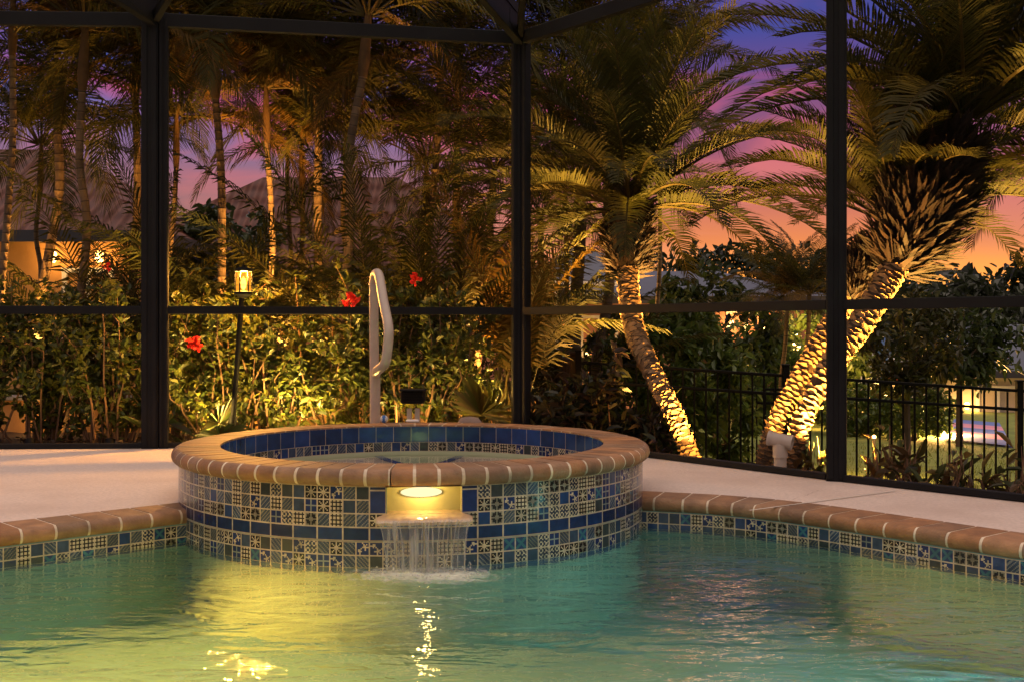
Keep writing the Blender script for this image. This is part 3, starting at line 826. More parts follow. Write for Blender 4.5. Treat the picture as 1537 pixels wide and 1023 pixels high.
GL = (.048, .048, .010); GLD = (.030, .033, .009); GLY = (.10, .062, .013)
def crown_mesh(seed, nf, Lf, leaf, nl, kindp):
    random.seed(seed); mb = MB()
    for i in range(nf):
        t = i/nf; az = i*2.39996 + random.uniform(-.25, .25)
        if kindp == 'feather':
            el = radians(80 - 78*t + random.uniform(-10, 10)); dr = radians(38+48*t + random.uniform(-14, 14)); c = random.choice((GL, GL, GLD, GLY))
            frond(mb, V((cos(az)*.04, sin(az)*.04, -.02*t)), az, el, Lf*random.uniform(.85, 1.1), dr, leaf, nl, c, .025, .18, .32, .14, 9, .012)
        else:
            el = radians(86 - {'date': 92, 'dateup': 80, 'datetop': 62}[kindp]*t + random.uniform(-7, 7)); dr = radians((36 if kindp == 'date' else 34)+(32 if kindp == 'date' else 40)*t + random.uniform(-10, 12)); c = random.choice((GL, GLD, GL, (.055, .050, .012)))
            frond(mb, V((cos(az)*.06, sin(az)*.06, -.10*t)), az, el, Lf*random.uniform(.85, 1.08), dr, leaf, nl, c, .017, .42, .16, .14, 10, .014, .75)
    me = mb.build('crown', M['frond']); d = me.data; bpy.data.objects.remove(me); return d
CROWNS = [crown_mesh(s, 22, 2.1, .46, 58, 'feather') for s in (11, 12, 13)]
DATE = [crown_mesh(21, 56, 1.38, .27, 58, 'date'), crown_mesh(22, 54, 1.38, .27, 58, 'dateup'), crown_mesh(23, 50, 1.42, .27, 60, 'datetop')]

def cage_y(x):
    return interp(x, [-9, -5.6, -2.475, .06, 1.765, 4.2, 6], [7.72, 7.72, 7.85, 8.35, 6.16, 3.48, 1.5])
def press(o):
    """leaves that would grow through the insect screen lie pressed along its outside"""
    if o.data.users > 1: o.data = o.data.copy()
    w_ = Matrix.LocRotScale(o.location, o.rotation_euler, o.scale); wi = w_.inverted()
    for v in o.data.vertices:
        p = w_ @ v.co; y = cage_y(p.x) + .09
        if p.y < y: p.y = y + (y-p.y)*.08; v.co = wi @ p
def place_crown(data, parent, loc, rot, scl, tilt=(0, 0)):
    o = bpy.data.objects.new('crown', data); COL.objects.link(o); o.parent = parent
    o.matrix_parent_inverse = Matrix.Translation(-parent.location); o.location = loc; o.rotation_euler = (tilt[0], tilt[1], rot); o.scale = (scl,)*3
    if loc.y < 10.6: press(o)
    return o
PALM_G = 'slim ringed palms behind the hedge'
def slim_palm(base, head, Z, r, label, seed, scl=1.0, midx=0, shaft=True, group=PALM_G):
    random.seed(seed)
    b = px(base[0], base[1], Z); b.z = gz(b.x, b.y); h = px(head[0], head[1], Z)
    # lengthen the stem down to the soil along its own lean
    m_ = b.lerp(h, .5) + V((midx, 0, 0))
    t = thing('slim_palm', b, label, 'palm tree', group)
    top = h - (h-b).normalized()*.55 if shaft else h
    ringed_trunk([b, b.lerp(m_, .5) + V((random.uniform(-.05, .05), random.uniform(-.05, .05), 0)), m_ + V((random.uniform(-.07, .07), 0, 0)), m_.lerp(top, .5) + V((random.uniform(-.05, .05), 0, 0)), top], r*.98, r*.74, 'trunk', t)
    if shaft:
        mb = MB(); mb.tube([top, top.lerp(h, .25), top.lerp(h, .6), h], [r*.8, r*1.12, r*.95, r*.6], 12, True, random.choice(((.05, .045, .015), (.09, .05, .018))))
        mb.build('crownshaft', M['bark'], t, smooth=True)
    place_crown(CROWNS[seed % 3], t, h, random.uniform(0, 6.28), scl)
    return t
slim_palm((8, 440), (20, -10), 9.9, .036, 'thin reddish palm trunk nearest the left edge of the photo', 31)
slim_palm((38, 440), (96, 110), 11.0, .055, 'grey-barked palm leaning right, second from the left edge', 32, .95, .08)
slim_palm((100, 430), (128, 40), 9.7, .043, 'upright palm just left of the thick bronze post', 33, 1.0, .05)
slim_palm((190, 430), (205, 60), 12.0, .05, 'tall dim palm partly hidden by the thick bronze post', 34, 1.05)
slim_palm((333, 420), (322, 60), 10.5, .046, 'palm with a yellowish crown shaft left of the lantern', 35, .95)
slim_palm((408, 410), (399, 130), 11.0, .036, 'palm with a pale grey foot and orange upper stem right of the lantern', 36, .85, -.03)
slim_palm((479, 440), (470, -20), 11.6, .050, 'straight tall palm left of the leaning ringed palm', 37, 1.1)
slim_palm((495, 440), (553, 20), 9.7, .046, 'boldly ringed palm leaning right toward the top beam', 38, 1.0, -.02)
slim_palm((462, 440), (452, 215), 12.2, .034, 'short thin palm half hidden behind the straight tall palm', 39, .75)
slim_palm((640, 450), (662, 105), 11.2, .045, 'palm with drooping fronds behind the handrail', 40, .95)
slim_palm((712, 450), (742, 250), 10.6, .040, 'low palm with yellow-green fronds beside the middle post', 41, .8)
slim_palm((690, 430), (690, 10), 12.4, .05, 'tall palm whose crown fills the sky left of the middle post', 42, 1.05)
slim_palm((868, 560), (872, 245), 12.6, .082, 'thick grey palm trunk rising behind the iron fence corner', 43, .95, 0, False)
slim_palm((876, 560), (925, 150), 12.9, .066, 'leaning grey palm trunk crossing the thick one by the fence corner', 44, 1.0, .06, False)
slim_palm((1176, 590), (1182, 455), 14.5, .035, 'small pale-stemmed palm beyond the iron fence', 45, .52, 0, False, 'small palms beyond the fence')
slim_palm((1188, 590), (1215, 440), 14.2, .035, 'small pale-stemmed palm leaning right beyond the fence', 46, .52, 0, False, 'small palms beyond the fence')
slim_palm((820, 560), (812, 320), 13.5, .05, 'palm behind the brown side fence', 47, .85, 0, False)

for i, (x, y, Z, lb) in enumerate(((62, 215, 12.6, 'dim palm in front of the tiled roof at the far left'), (265, 170, 11.2, 'orange-lit palm just right of the thick bronze post'), (432, 110, 12.8, 'dim palm between the pale-footed and the straight tall palm'), (520, 175, 11.9, 'dim palm left of the handrail top'), (640, 240, 12.8, 'low dim palm before the reddish house roof'), (845, 60, 13.4, 'tall dim palm right of the middle post'), (985, 100, 14.0, 'tall dim palm behind the left-leaning date palm'))):
    slim_palm((x+random.uniform(-12, 12), 440), (x, y), Z, .032, lb, 200+i, random.uniform(.85, 1.05))
# clumping palms: fronds rising from the ground
def clump(c, n, Lf, label, seed, col=GL, nl=36, leaf=.30, name='clumping_palm', elr=(60, 86), lw=.026):
    random.seed(seed); t = thing(name, V((c.x, c.y, gz(c.x, c.y))), label, 'palm plant', 'clumping palms rising behind the hedge')
    mb = MB()
    for i in range(n):
        az = random.uniform(0, 6.28); el = radians(random.uniform(*elr)); q = random.uniform(.75, 1.25)
        cc = tuple(x*q for x in random.choice((col, GLD, GL)))
        frond(mb, V((c.x+random.uniform(-.16, .16), c.y+random.uniform(-.12, .12), t.location.z)), az, el, Lf*random.uniform(.7, 1.1), radians(random.uniform(30, 85)), leaf, nl, cc, lw, .15, .35, .32, 9, .012)
    press(mb.build('fronds', M['frond'], t))
    mb = MB()
    for i in range(6):
        a = V((c.x+random.uniform(-.16, .16), c.y+random.uniform(-.12, .12), t.location.z)); mb.tube([a, a+V((random.uniform(-.08,.08), random.uniform(-.08,.08), random.uniform(.5, .9)))], [.022, .016], 7, col=(.14, .12, .04))
    mb.build('cane', M['bark'], t, smooth=True)
for i, (x, Z, n, Lf, lb, col) in enumerate((
    (290, 9.8, 16, 1.9, 'orange-lit clumping palm just right of the thick bronze post', (.075, .055, .018)),
    (560, 10.2, 16, 1.9, 'dark palm clump behind the handrail loop', GLD),
    (650, 10.0, 16, 2.0, 'palm clump left of the middle post with arching fronds', GL),
    (752, 9.6, 14, 1.75, 'yellow-green palm clump standing right behind the middle post', GLY),
    (150, 10.3, 14, 1.8, 'dim palm clump in front of the lit left house', GLD),
    (825, 12.2, 14, 2.1, 'palm clump behind the brown side fence', GL))):
    clump(px(x, 494, Z), n+6, Lf*1.5, lb, 60+i, col, 44, .36)

# date palms -----------------------------------------------------------------
def date_palm(pts, r0, r1, head, bulge, Z, label, seed, scl, di, tilt=(0, 0)):
    random.seed(seed)
    P_ = bez(pts, 10); t = thing('date_palm', V((P_[0].x, P_[0].y, P_[0].z)), label, 'palm tree', 'uplit date palms with diamond scarred trunks')
    cum = [0]
    for a, b in zip(P_[:-1], P_[1:]): cum.append(cum[-1]+(b-a).length)
    Lt = cum[-1]
    def at(s):
        for i in range(len(cum)-1):
            if s <= cum[i+1] or i == len(cum)-2:
                f = (s-cum[i])/max(1e-6, cum[i+1]-cum[i]); p = P_[i].lerp(P_[i+1], f); return p, (P_[i+1]-P_[i]).normalized()
    mb = MB(); mb.tube(P_, [r0+(r1-r0)*c/Lt for c in cum], 16, True, (.055, .032, .016))
    # spiral of cut leaf bases: wedge flush below, lip proud above
    step = .031; nper = 7; k = 0; s_ = -.02
    while s_ < Lt:
        p, T = at(max(0, s_)); rr = r0+(r1-r0)*max(0, s_)/Lt
        ref = T.cross(V((0,1,0))).normalized(); bi = T.cross(ref)
        for j in range(nper):
            a = 2*pi*(j + .5*(k % 2))/nper + random.uniform(-.06, .06)
            er_ = ref*cos(a)+bi*sin(a); et = T.cross(er_)
            hw_ = rr*2*pi/nper*.60*random.uniform(.85, 1.15); hh = step*random.uniform(.65, .95); pr = random.uniform(.009, .019)
            q = random.uniform(.65, 1.3); c = (.32*q, .20*q, .10*q); cd_ = (.07*q, .04*q, .02*q)
            if random.random() < .05: continue
            hh *= random.uniform(.75, 1.25); tw_ = et*hw_*random.uniform(-.45, .45); B = p + er_*(rr*.985) - T*hh*random.uniform(.1, .4); Lf_ = p + er_*(rr*1.0) - et*hw_; Rt = p + er_*(rr*1.0) + et*hw_
            Tp = p + er_*(rr+pr) + T*hh*random.uniform(.2, .8) + tw_; Tb = p + er_*(rr*.96) + T*hh*.75
            tl = Tp - et*hw_*random.uniform(.2, .6) + T*random.uniform(-.006, .006); tr_ = Tp + et*hw_*random.uniform(.2, .6) + T*random.uniform(-.006, .006)
            n0 = len(mb.v); mb.v += [tuple(x) for x in (B, Lf_, Rt, tl, tr_, Tb)]
            mb.face((n0, n0+2, n0+4, n0+3, n0+1), c); mb.face((n0+3, n0+4, n0+5), cd_); mb.face((n0+1, n0+3, n0+5), cd_); mb.face((n0+4, n0+2, n0+5), cd_)
        s_ += step; k += 1
    mb.build('trunk', M['boot'], t)
    # shaggy bulge of old boots under the crown
    bm_ = MB(); Tn = (head - P_[-1]).normalized(); ref = Tn.cross(V((0,1,0))).normalized(); bi = Tn.cross(ref); Lb = (head-P_[-1]).length
    bp = [P_[-1].lerp(head, q) for q in (-.12, .1, .35, .6, .85, 1.05)]; br = [r1, bulge*.72, bulge*.94, bulge*.86, bulge*.62, bulge*.35]
    bm_.tube(bp, br, 14, True, (.035, .018, .010))
    for i in range(1900):
        q = random.uniform(-.14, 1); a = random.uniform(0, 6.28); p = P_[-1].lerp(head, q*1.05-.05)
        rr = interp(q, [-.14, .1, .25, .5, .8, 1], [r1*1.05, bulge*.72, bulge*.93, bulge*.9, bulge*.7, bulge*.5]); er_ = ref*cos(a)+bi*sin(a); et = Tn.cross(er_)
        up = random.uniform(.1, 1.0); d = (Tn*up*(1 if q > .05 else .6) + er_*random.uniform(.25, .9) + et*random.uniform(-.35, .35)).normalized()
        ln = random.uniform(.06, .15)*bulge/.14*.8; w = random.uniform(.007, .02)*bulge/.2
        b0_ = p + er_*rr*.9; qn = random.uniform(.5, 1.6); c = (.012*qn, .0048*qn, .0025*qn)
        m1 = b0_ + d*ln*.6 + er_*.01; e = b0_ + d*ln + er_*.008
        n0 = len(bm_.v); bm_.v += [tuple(x) for x in (b0_-et*w, b0_+et*w, m1+et*w*.7, m1-et*w*.7, e)]
        bm_.face((n0, n0+1, n0+2, n0+3), c); bm_.face((n0+3, n0+2, n0+4), c)
    bm_.build('boot_bulge', M['boot'], t)
    place_crown(DATE[di], t, head + Tn*(.30 if di == 2 else .04), random.uniform(0, 6.28), scl, tilt)
    return t
Zm = 7.35
def gb(x, y, Z):
    p = px(x, y, Z); p.z = gz(p.x, p.y); return p
date_palm([gb(1052, 705, 7.55)-V((-.01, 0, .05)), px(1020, 640, 7.75), px(981, 560, 8.2), px(951, 490, 8.75), px(940, 395, 9.35)], .050, .080, px(946, 302, 9.6), .195, 9.6, 'uplit date palm leaning left in front of the iron fence', 71, 1.24, 1, (0, radians(-4)))
date_palm([gb(1184, 722, 6.85)-V((0, 0, .04)), px(1198, 650, 6.85), px(1219, 600, 6.87), px(1246, 550, 6.9), px(1290, 490, 6.98), px(1320, 440, 7.05), px(1358, 378, 7.12)], .050, .080, px(1424, 212, 7.25), .27, 7.2, 'big date palm with the brightest trunk and a huge shaggy boot bulge', 72, 1.25, 2, (0, radians(10)))
date_palm([gb(1136, 715, 7.25)-V((0, 0, .04)), px(1156, 655, 7.25), px(1182, 600, 7.3), px(1209, 550, 7.35), px(1243, 495, 7.4), px(1280, 440, 7.45)], .047, .064, px(1312, 372, 7.5), .155, 7.5, 'smaller date palm whose trunk crosses behind the right post', 73, .92, 2, (0, radians(8)))
date_palm([gb(1640, 720, 8.8), px(1635, 500, 8.8), px(1625, 330, 8.8)], .12, .13, px(1620, 215, 8.8), .2, 8.8, 'date palm at the right edge, only its hanging fronds in view', 74, 1.25, 0)

# uplights at their feet
def uplight(p, target, power, label, spot=62, col=(1, .46, .085)):
    p = V(p); g0 = gz(p.x, p.y) + .045; t = thing('garden_uplight', V((p.x, p.y, g0)), label, 'uplight', 'small ground uplights')
    d = (V(target)-p).normalized(); mb = MB(); R = d.to_track_quat('Z', 'Y').to_matrix(); c = V((p.x, p.y, g0+.06))
    mb.lathe([(.018, -.06), (.030, -.05), (.034, .02), (.038, .03), (.033, .03)], c, 14, R=R); mb.tube([V((p.x, p.y, g0-.08)), c], .008, 6); mb.build('lamp_head', M['black'], t, smooth=True)
    mb = MB(); mb.lathe([(.030, .022), (.030, .026)], c, 14, R=R); mb.build('lens', M['dimlens'], t)
    lamp('uplight_lamp', c + d*.05, col, power, .03, t, spot, target, .8)
uplight(gb(1064, 712, 7.2), px(985, 550, 8.3), 700, 'uplight at the foot of the left-leaning date palm', 34)
uplight(gb(1078, 706, 7.2), px(1022, 640, 7.8), 50, 'uplight set close beside the pale foot of the left-leaning palm', 70)
uplight(gb(1218, 730, 6.52), px(1262, 530, 6.95), 680, 'uplight in front of the brightest trunk', 66)
uplight(gb(1128, 722, 6.75), px(1222, 545, 7.3), 330, 'uplight left of the paired trunks', 60)
uplight(gb(1285, 735, 6.5), px(1420, 250, 7.2), 190, 'uplight aimed at the shaggy boot bulge', 44)
uplight(gb(1010, 690, 9.0), px(950, 240, 9.5), 2600, 'uplight behind the dark shrub aimed into the crown of the left-leaning date palm', 60, (1, .52, .10))
uplight(gb(1345, 735, 7.3), px(1440, 110, 7.4), 1600, 'uplight between the low plants aimed into the big palm crown', 60, (1, .52, .10))
OR = (1, .42, .075)
for x, y, Z, tx, ty, pw, lb in ((60, 640, 10.05, 90, 120, 1600, 'uplight under the left house palms'), (362, 640, 10.05, 300, 120, 1600, 'uplight below the orange-lit palm clump'),
    (415, 640, 10.05, 470, 60, 1600, 'uplight at the foot of the straight tall palm'), (505, 640, 10.05, 545, 40, 1600, 'uplight below the leaning ringed palm'),
    (704, 650, 10.05, 700, 120, 1600, 'uplight behind the middle post'), (905, 650, 9.3, 950, 130, 800, 'uplight in the dark shrub before the fence')):
    uplight(gb(x, y, Z), px(tx, ty, Z+.7), pw, lb, 82, OR)

for x, y, Z, tx, ty, pw, lb in ((45, 640, 8.08, 45, 470, 9, 'little uplight at the hedge foot near the left edge'), (165, 640, 8.08, 165, 470, 15, 'little uplight at the hedge foot left of the thick bronze post'), (300, 640, 8.12, 340, 470, 150, 'little uplight at the hedge foot under the lantern'),
    (440, 648, 8.2, 445, 500, 170, 'little uplight at the hedge foot right of the lantern pole'),
    (610, 640, 8.42, 610, 500, 34, 'little uplight at the hedge foot behind the black box')):
    uplight(gb(x, y, Z), px(tx, ty, Z+.5), pw, lb, 120, (1, .60, .14))
# hedge ----------------------------------------------------------------------
def leaf(mb, p, d, nrm, ln, w, c):
    d = d.normalized(); s_ = d.cross(nrm)
    if s_.length < 1e-3: s_ = V((1,0,0))
    s_.normalize(); n_ = s_.cross(d)
    m1 = p + d*ln*.33; m2 = p + d*ln*.7 - n_*ln*.06; e = p + d*ln - n_*ln*.18; up = n_*w*.22
    k = len(mb.v)
    mb.v += [tuple(x) for x in (p, m1+s_*w*.5+up, m2+s_*w*.4+up, e, m2-s_*w*.4+up, m1-s_*w*.5+up)]
    mb.face((k, k+1, k+2, k+3), c); mb.face((k, k+3, k+4, k+5), c)
def rnd(): return V((random.gauss(0,1), random.gauss(0,1), random.gauss(0,1))).normalized()
def bush(c, rx, ry, h, nl, ln, label, seed, cols, name='hibiscus_bush', cat='bush', group=None, flowers=0, twigs=26, low=.04, wr=.55, leafm='leaf'):
    random.seed(seed); z0 = gz(c.x, c.y); t = thing(name, V((c.x, c.y, z0)), label, cat, group)
    tw = MB(); lf = MB(); tips = []
    for i in range(twigs):
        a = random.uniform(0, 6.28); r = sqrt(random.random()); zt_ = h*(random.uniform(.35, 1.0))*(1-.22*r*r)
        tip = V((c.x+rx*r*cos(a), c.y+ry*r*sin(a), z0+zt_)); b = V((c.x+rx*.3*r*cos(a)+random.uniform(-.06,.06), c.y+ry*.3*r*sin(a), z0-.02))
        m1 = b.lerp(tip, .4) + V((random.uniform(-.07,.07), random.uniform(-.07,.07), .04)); m2 = b.lerp(tip, .75) + V((random.uniform(-.06,.06), random.uniform(-.06,.06), 0))
        pts = [b, m1, m2, tip]; tw.tube(pts, [.011, .008, .005, .002], 5)
        for k in range(3):
            q = random.uniform(.35, 1); s_ = m1.lerp(tip, q); e = s_ + V((random.uniform(-.2,.2)*rx*1.6, random.uniform(-.2,.2)*ry*1.6, random.uniform(-.02,.2))); tw.tube([s_, e], [.004, .0015], 4); tips.append((s_, e))
        tips.append((m2, tip)); tips.append((m1, m2)); tips.append((b.lerp(m1, .3), m1 + rnd()*.1))
    tw.build('twigs', M['twig'], t, smooth=True)
    for i in range(nl):
        s_, e = random.choice(tips); p = s_.lerp(e, random.random()**.6) + rnd()*.035
        if p.z < z0+low*h: continue
        out = V((p.x-c.x, p.y-c.y, .35*h)); d = (out.normalized()*.5 + rnd()*.9 + V((0,0,.1))); nn = (V((0,0,1)) + rnd()*.7).normalized()
        q = random.uniform(.65, 1.35); cc = random.choice(cols); l_ = ln*random.uniform(.6, 1.25)
        leaf(lf, p, d, nn, l_, l_*wr, tuple(x*q for x in cc))
    lf.build('foliage', M[leafm], t)
    for i in range(flowers):
        a = random.uniform(-2.3, -.8); p = V((c.x+rx*.92*cos(a), c.y+ry*1.0*sin(a), z0+h*random.uniform(.55, 1.0)))
        flower(p, t)
    return t
def flower(p, t, s_=.05):
    fl = MB()
    for k in range(11):
        d = (rnd()*.8 + V((0, -.6, .2))).normalized(); leaf(fl, p + rnd()*.02, d, rnd(), s_*random.uniform(.7, 1.2), s_*.8, (.5, .02, .02))
    fl.build('flower', M['petal'], t)
HG = 'flowering hedge along the left side of the cage'
hc = [(.095, .108, .017), (.068, .085, .016), (.125, .122, .020), (.045, .065, .014)]
HB = []
for i, (x, Z, rx, h, nl, fl, lb) in enumerate((
    (-40, 8.75, .52, 1.38, 1500, 0, 'hedge bush at the left edge of the photo'),
    (60, 8.85, .50, 1.38, 1500, 0, 'hedge bush with an open dark gap, second from the left edge'),
    (160, 8.75, .50, 1.38, 1500, 0, 'hedge bush just left of the thick bronze post'),
    (262, 8.9, .46, 1.36, 1400, 0, 'hedge bush right behind the thick bronze post'),
    (330, 8.75, .46, 1.37, 1500, 0, 'yellow-lit hedge bush under the lantern'),
    (420, 8.85, .48, 1.36, 1600, 0, 'brightly lit hedge bush just right of the lantern pole'),
    (515, 8.8, .48, 1.36, 1500, 0, 'hedge bush left of the handrail'),
    (610, 8.85, .48, 1.38, 1500, 0, 'hedge bush behind the handrail and black box'),
    (680, 8.95, .40, 1.34, 1300, 0, 'last hedge bush before the middle post'))):
    c = px(x, 494, Z); HB.append(bush(c, rx, .34, h, int(nl*1.6), .070, lb, 100+i, hc, group=HG))
for x, y, Z, b, s_ in ((289, 514, 8.45, 4, .062), (295, 519, 8.44, 4, .05), (530, 449, 8.55, 6, .06), (521, 456, 8.5, 6, .045), (626, 420, 8.7, 7, .055), (160, 401, 8.7, 2, .035)):
    flower(px(x, y, Z), HB[b], s_)
# lamps low in the hedge
for x, y, Z, pw, lb in ((520, 652, 8.32, 55, 'low path light at the foot of the hedge behind the spa'), (440, 585, 8.95, 200, 'low path light glowing inside the hedge right of the lantern'), (318, 610, 9.0, 60, 'low path light glowing in the hedge below the lantern'), (720, 590, 9.1, 45, 'low path light beside the stucco wall near the middle post')):
    p = px(x, y, Z); g0 = gz(p.x, p.y); t = thing('path_light', V((p.x, p.y, g0)), lb, 'path light', 'low path lights')
    mb = MB(); mb.tube([V((p.x, p.y, g0-.03)), p - V((0,0,.03))], .010, 8); mb.lathe([(.07, .03), (.05, .05), (.012, .065)], p, 16); mb.build('stem', M['black'], t, smooth=True)
    mb = MB(); mb.lathe([(.018, -.03), (.022, 0), (.018, .03)], p, 12); mb.build('bulb', M['sconce'], t)
    lamp('path_lamp', p + V((0, -.06, .0)), (1, .58, .12), pw, .05, t)

def fan_plant(c, n, label, seed, Rl=.32, col=(.07, .085, .02)):
    random.seed(seed); z0 = gz(c.x, c.y); t = thing('fan_palm', V((c.x, c.y, z0)), label, 'palm plant', 'small fan palms at the foot of the hedge')
    mb = MB()
    for i in range(n):
        a = random.uniform(-2.9, -.2); el = random.uniform(.3, 1.2); st_ = V((c.x, c.y, z0)); hub = st_ + V((cos(a)*cos(el), sin(a)*cos(el), sin(el)))*random.uniform(.25, .5)
        mb.tube([st_, hub], [.007, .004], 5, col=(.14, .12, .04)); ax = (hub-st_).normalized(); sd = ax.cross(V((0,0,1))).normalized(); upv = sd.cross(ax)
        for k in range(17):
            th = radians(-120+15*k); d = ax*cos(th)+sd*sin(th)+upv*.15
            leaf(mb, hub, d, upv, Rl*random.uniform(.8, 1.05), .030, tuple(x*random.uniform(.8, 1.25) for x in col))
    mb.build('fan_leaves', M['leaf'], t)
fan_plant(px(300, 494, 8.35), 5, 'small fan palm at the hedge foot left of the spa', 201, .25)
fan_plant(px(752, 494, 8.75), 6, 'yellowish fan palm behind the middle post', 203, .32, (.10, .09, .02))

# shrub right of the corner post and planting along the right run
bush(px(885, 494, 8.5), .44, .40, .80, 1700, .115, 'broad dark-leaved shrub in front of the iron fence right of the middle post', 301, [(.030, .035, .018), (.045, .028, .018), (.022, .03, .015), (.07, .06, .025)], 'dark_shrub', 'shrub', twigs=22, wr=.42)
bush(px(985, 494, 8.2), .16, .16, .62, 260, .10, 'little shrub at the foot of the left-leaning date palm', 302, [(.03, .04, .015), (.05, .035, .02)], 'dark_shrub', 'shrub', twigs=8, wr=.4)
PG = 'broad-leaved plants along the right cage base'
for i, (x, y, Z, h, lb) in enumerate(((1222, 700, 6.75, .32, 'small leafy plant left of the right post'), (1322, 705, 6.5, .48, 'leafy plant with long dark leaves just right of the right post'), (1345, 725, 6.3, .52, 'reddish leafy plant before the iron fence, third from the right post'),
    (1405, 730, 6.05, .40, 'low leafy plant in the middle of the right bed'), (1455, 735, 5.95, .46, 'leafy plant second from the right edge'), (1530, 745, 5.75, .62, 'tall leafy plant at the right edge of the photo'))):
    c = px(x, 494, Z)
    bush(c, .11, .09, h*.60, 42, .115, lb, 320+i, [(.075, .07, .02), (.10, .06, .025), (.05, .065, .02), (.12, .085, .025)], 'croton_plant', 'plant', PG, twigs=8, low=.1, wr=.34)

# ------------------------------------------------------------------ fences
fz = 10.6
fence = thing('iron_fence', V((2.5, fz, gz(2.5, fz))), 'black picket fence of square bars running along the lawn', 'fence')
xa, xb = px(868, 494, fz).x, 6.4
def ftop(x): return interp(x, [px(870, 494, fz).x, px(1537, 494, fz).x, 9], [px(870, 543.5, fz).z, px(1537, 589, fz).z, -.0])
def fbar(x0, x1, dz, h):
    mb = MB(); mb.bar(V((x0, fz, ftop(x0)-dz)), V((x1, fz, ftop(x1)-dz)), .03, h, bev=.003); mb.build('rail', M['black'], fence)
for dz in (.0, .175, 1.02): fbar(xa, xb, dz, .028)
x = xa + .11; 
posts = [xa, px(1176, 494, fz).x+.02, px(1530, 494, fz).x, 6.4]
while x < xb:
    if min(abs(x-p_) for p_ in posts) > .05:
        mb = MB(); mb.box((x, fz, ftop(x)-.56), (.017, .017, 1.12), bev=.002); mb.build('picket', M['black'], fence)
    x += .1085
for p_ in posts:
    mb = MB(); mb.box((p_, fz, ftop(p_)-.55), (.058, .058, 1.3), bev=.004); mb.box((p_, fz, ftop(p_)+.108), (.068, .068, .018), bev=.005); mb.build('post', M['black'], fence)
# second stretch farther back
fe2 = thing('iron_fence', V((2.7, 13.4, gz(2.7, 13.4))), 'shorter stretch of black picket fence farther back on the lawn', 'fence')
def f2(x): return gz(x, 13.2)+1.05
x0, x1 = px(1110, 494, 13.2).x, px(1182, 494, 13.2).x
for dz in (0, .16, .9):
    mb = MB(); mb.bar(V((x0, 13.2, f2(x0)-dz)), V((x1, 13.2, f2(x1)-dz)), .03, .028); mb.build('rail', M['black'], fe2)
x = x0
while x <= x1:
    mb = MB(); mb.box((x, 13.2, f2(x)-.5), (.016, .016, 1.0)); mb.build('picket', M['black'], fe2); x += .1
# brown side fence running back from the corner
bf = thing('side_fence', V((.5, 13, -.5)), 'dark brown slatted fence running back behind the shrub', 'fence')
A = V((xa-.03, fz+.05, .514)); B = V((.24, 17.5, .52))
for k in range(5):
    p = A.lerp(B, k/4); mb = MB(); mb.box((p.x, p.y, -.05), (.09, .09, 1.25), bev=.006); mb.box((p.x, p.y, .59), (.11, .11, .03), bev=.01); mb.build('post', M['brown'], bf)
for z in (.50, .36, -.5):
    mb = MB(); mb.bar(V((A.x, A.y, z)), V((B.x, B.y, z)), .04, .06); mb.build('rail', M['brown'], bf)
for k in range(44):
    p = A.lerp(B, (k+.5)/44); mb = MB(); mb.box((p.x, p.y, -.08), (.02, .07, 1.12)); mb.build('picket', M['brown'], bf)

# ------------------------------------------------------------------ low stucco wall behind the hedge
sw = thing('garden_wall', V((-2, 10.3, -.1)), 'low orange stucco wall with a grey cap behind the hedge', 'wall')
mb = MB(); mb.box((-2.4, 9.75, .02), (5.6, .16, .40), bev=.01); mb.build('wall_body', M['stucco'], sw)
mb = MB(); mb.box((-2.4, 9.75, .235), (5.7, .24, .035), bev=.006); mb.build('wall_cap', M['cap'], sw)
for x in (60, 700, 350):
    p = px(x, 640, 9.45); lamp('wall_lamp', V((p.x, 9.5, .10)), (1, .50, .12), 3.0, .04, sw)

# curved bed edging by the palms
mb = MB(); pts = [px(1048, 676, 7.9), px(1070, 681, 7.7), px(1095, 688, 7.45), px(1115, 697, 7.2), px(1128, 706, 6.95)]
pts = bez([V((p.x, p.y, gz(p.x, p.y)+.055)) for p in pts], 6); mb.tube(pts, .045, 10)
tag(mb.build('bed_edging', M['white'], smooth=True), 'pale curved edging round the foot of the date palms', 'edging')

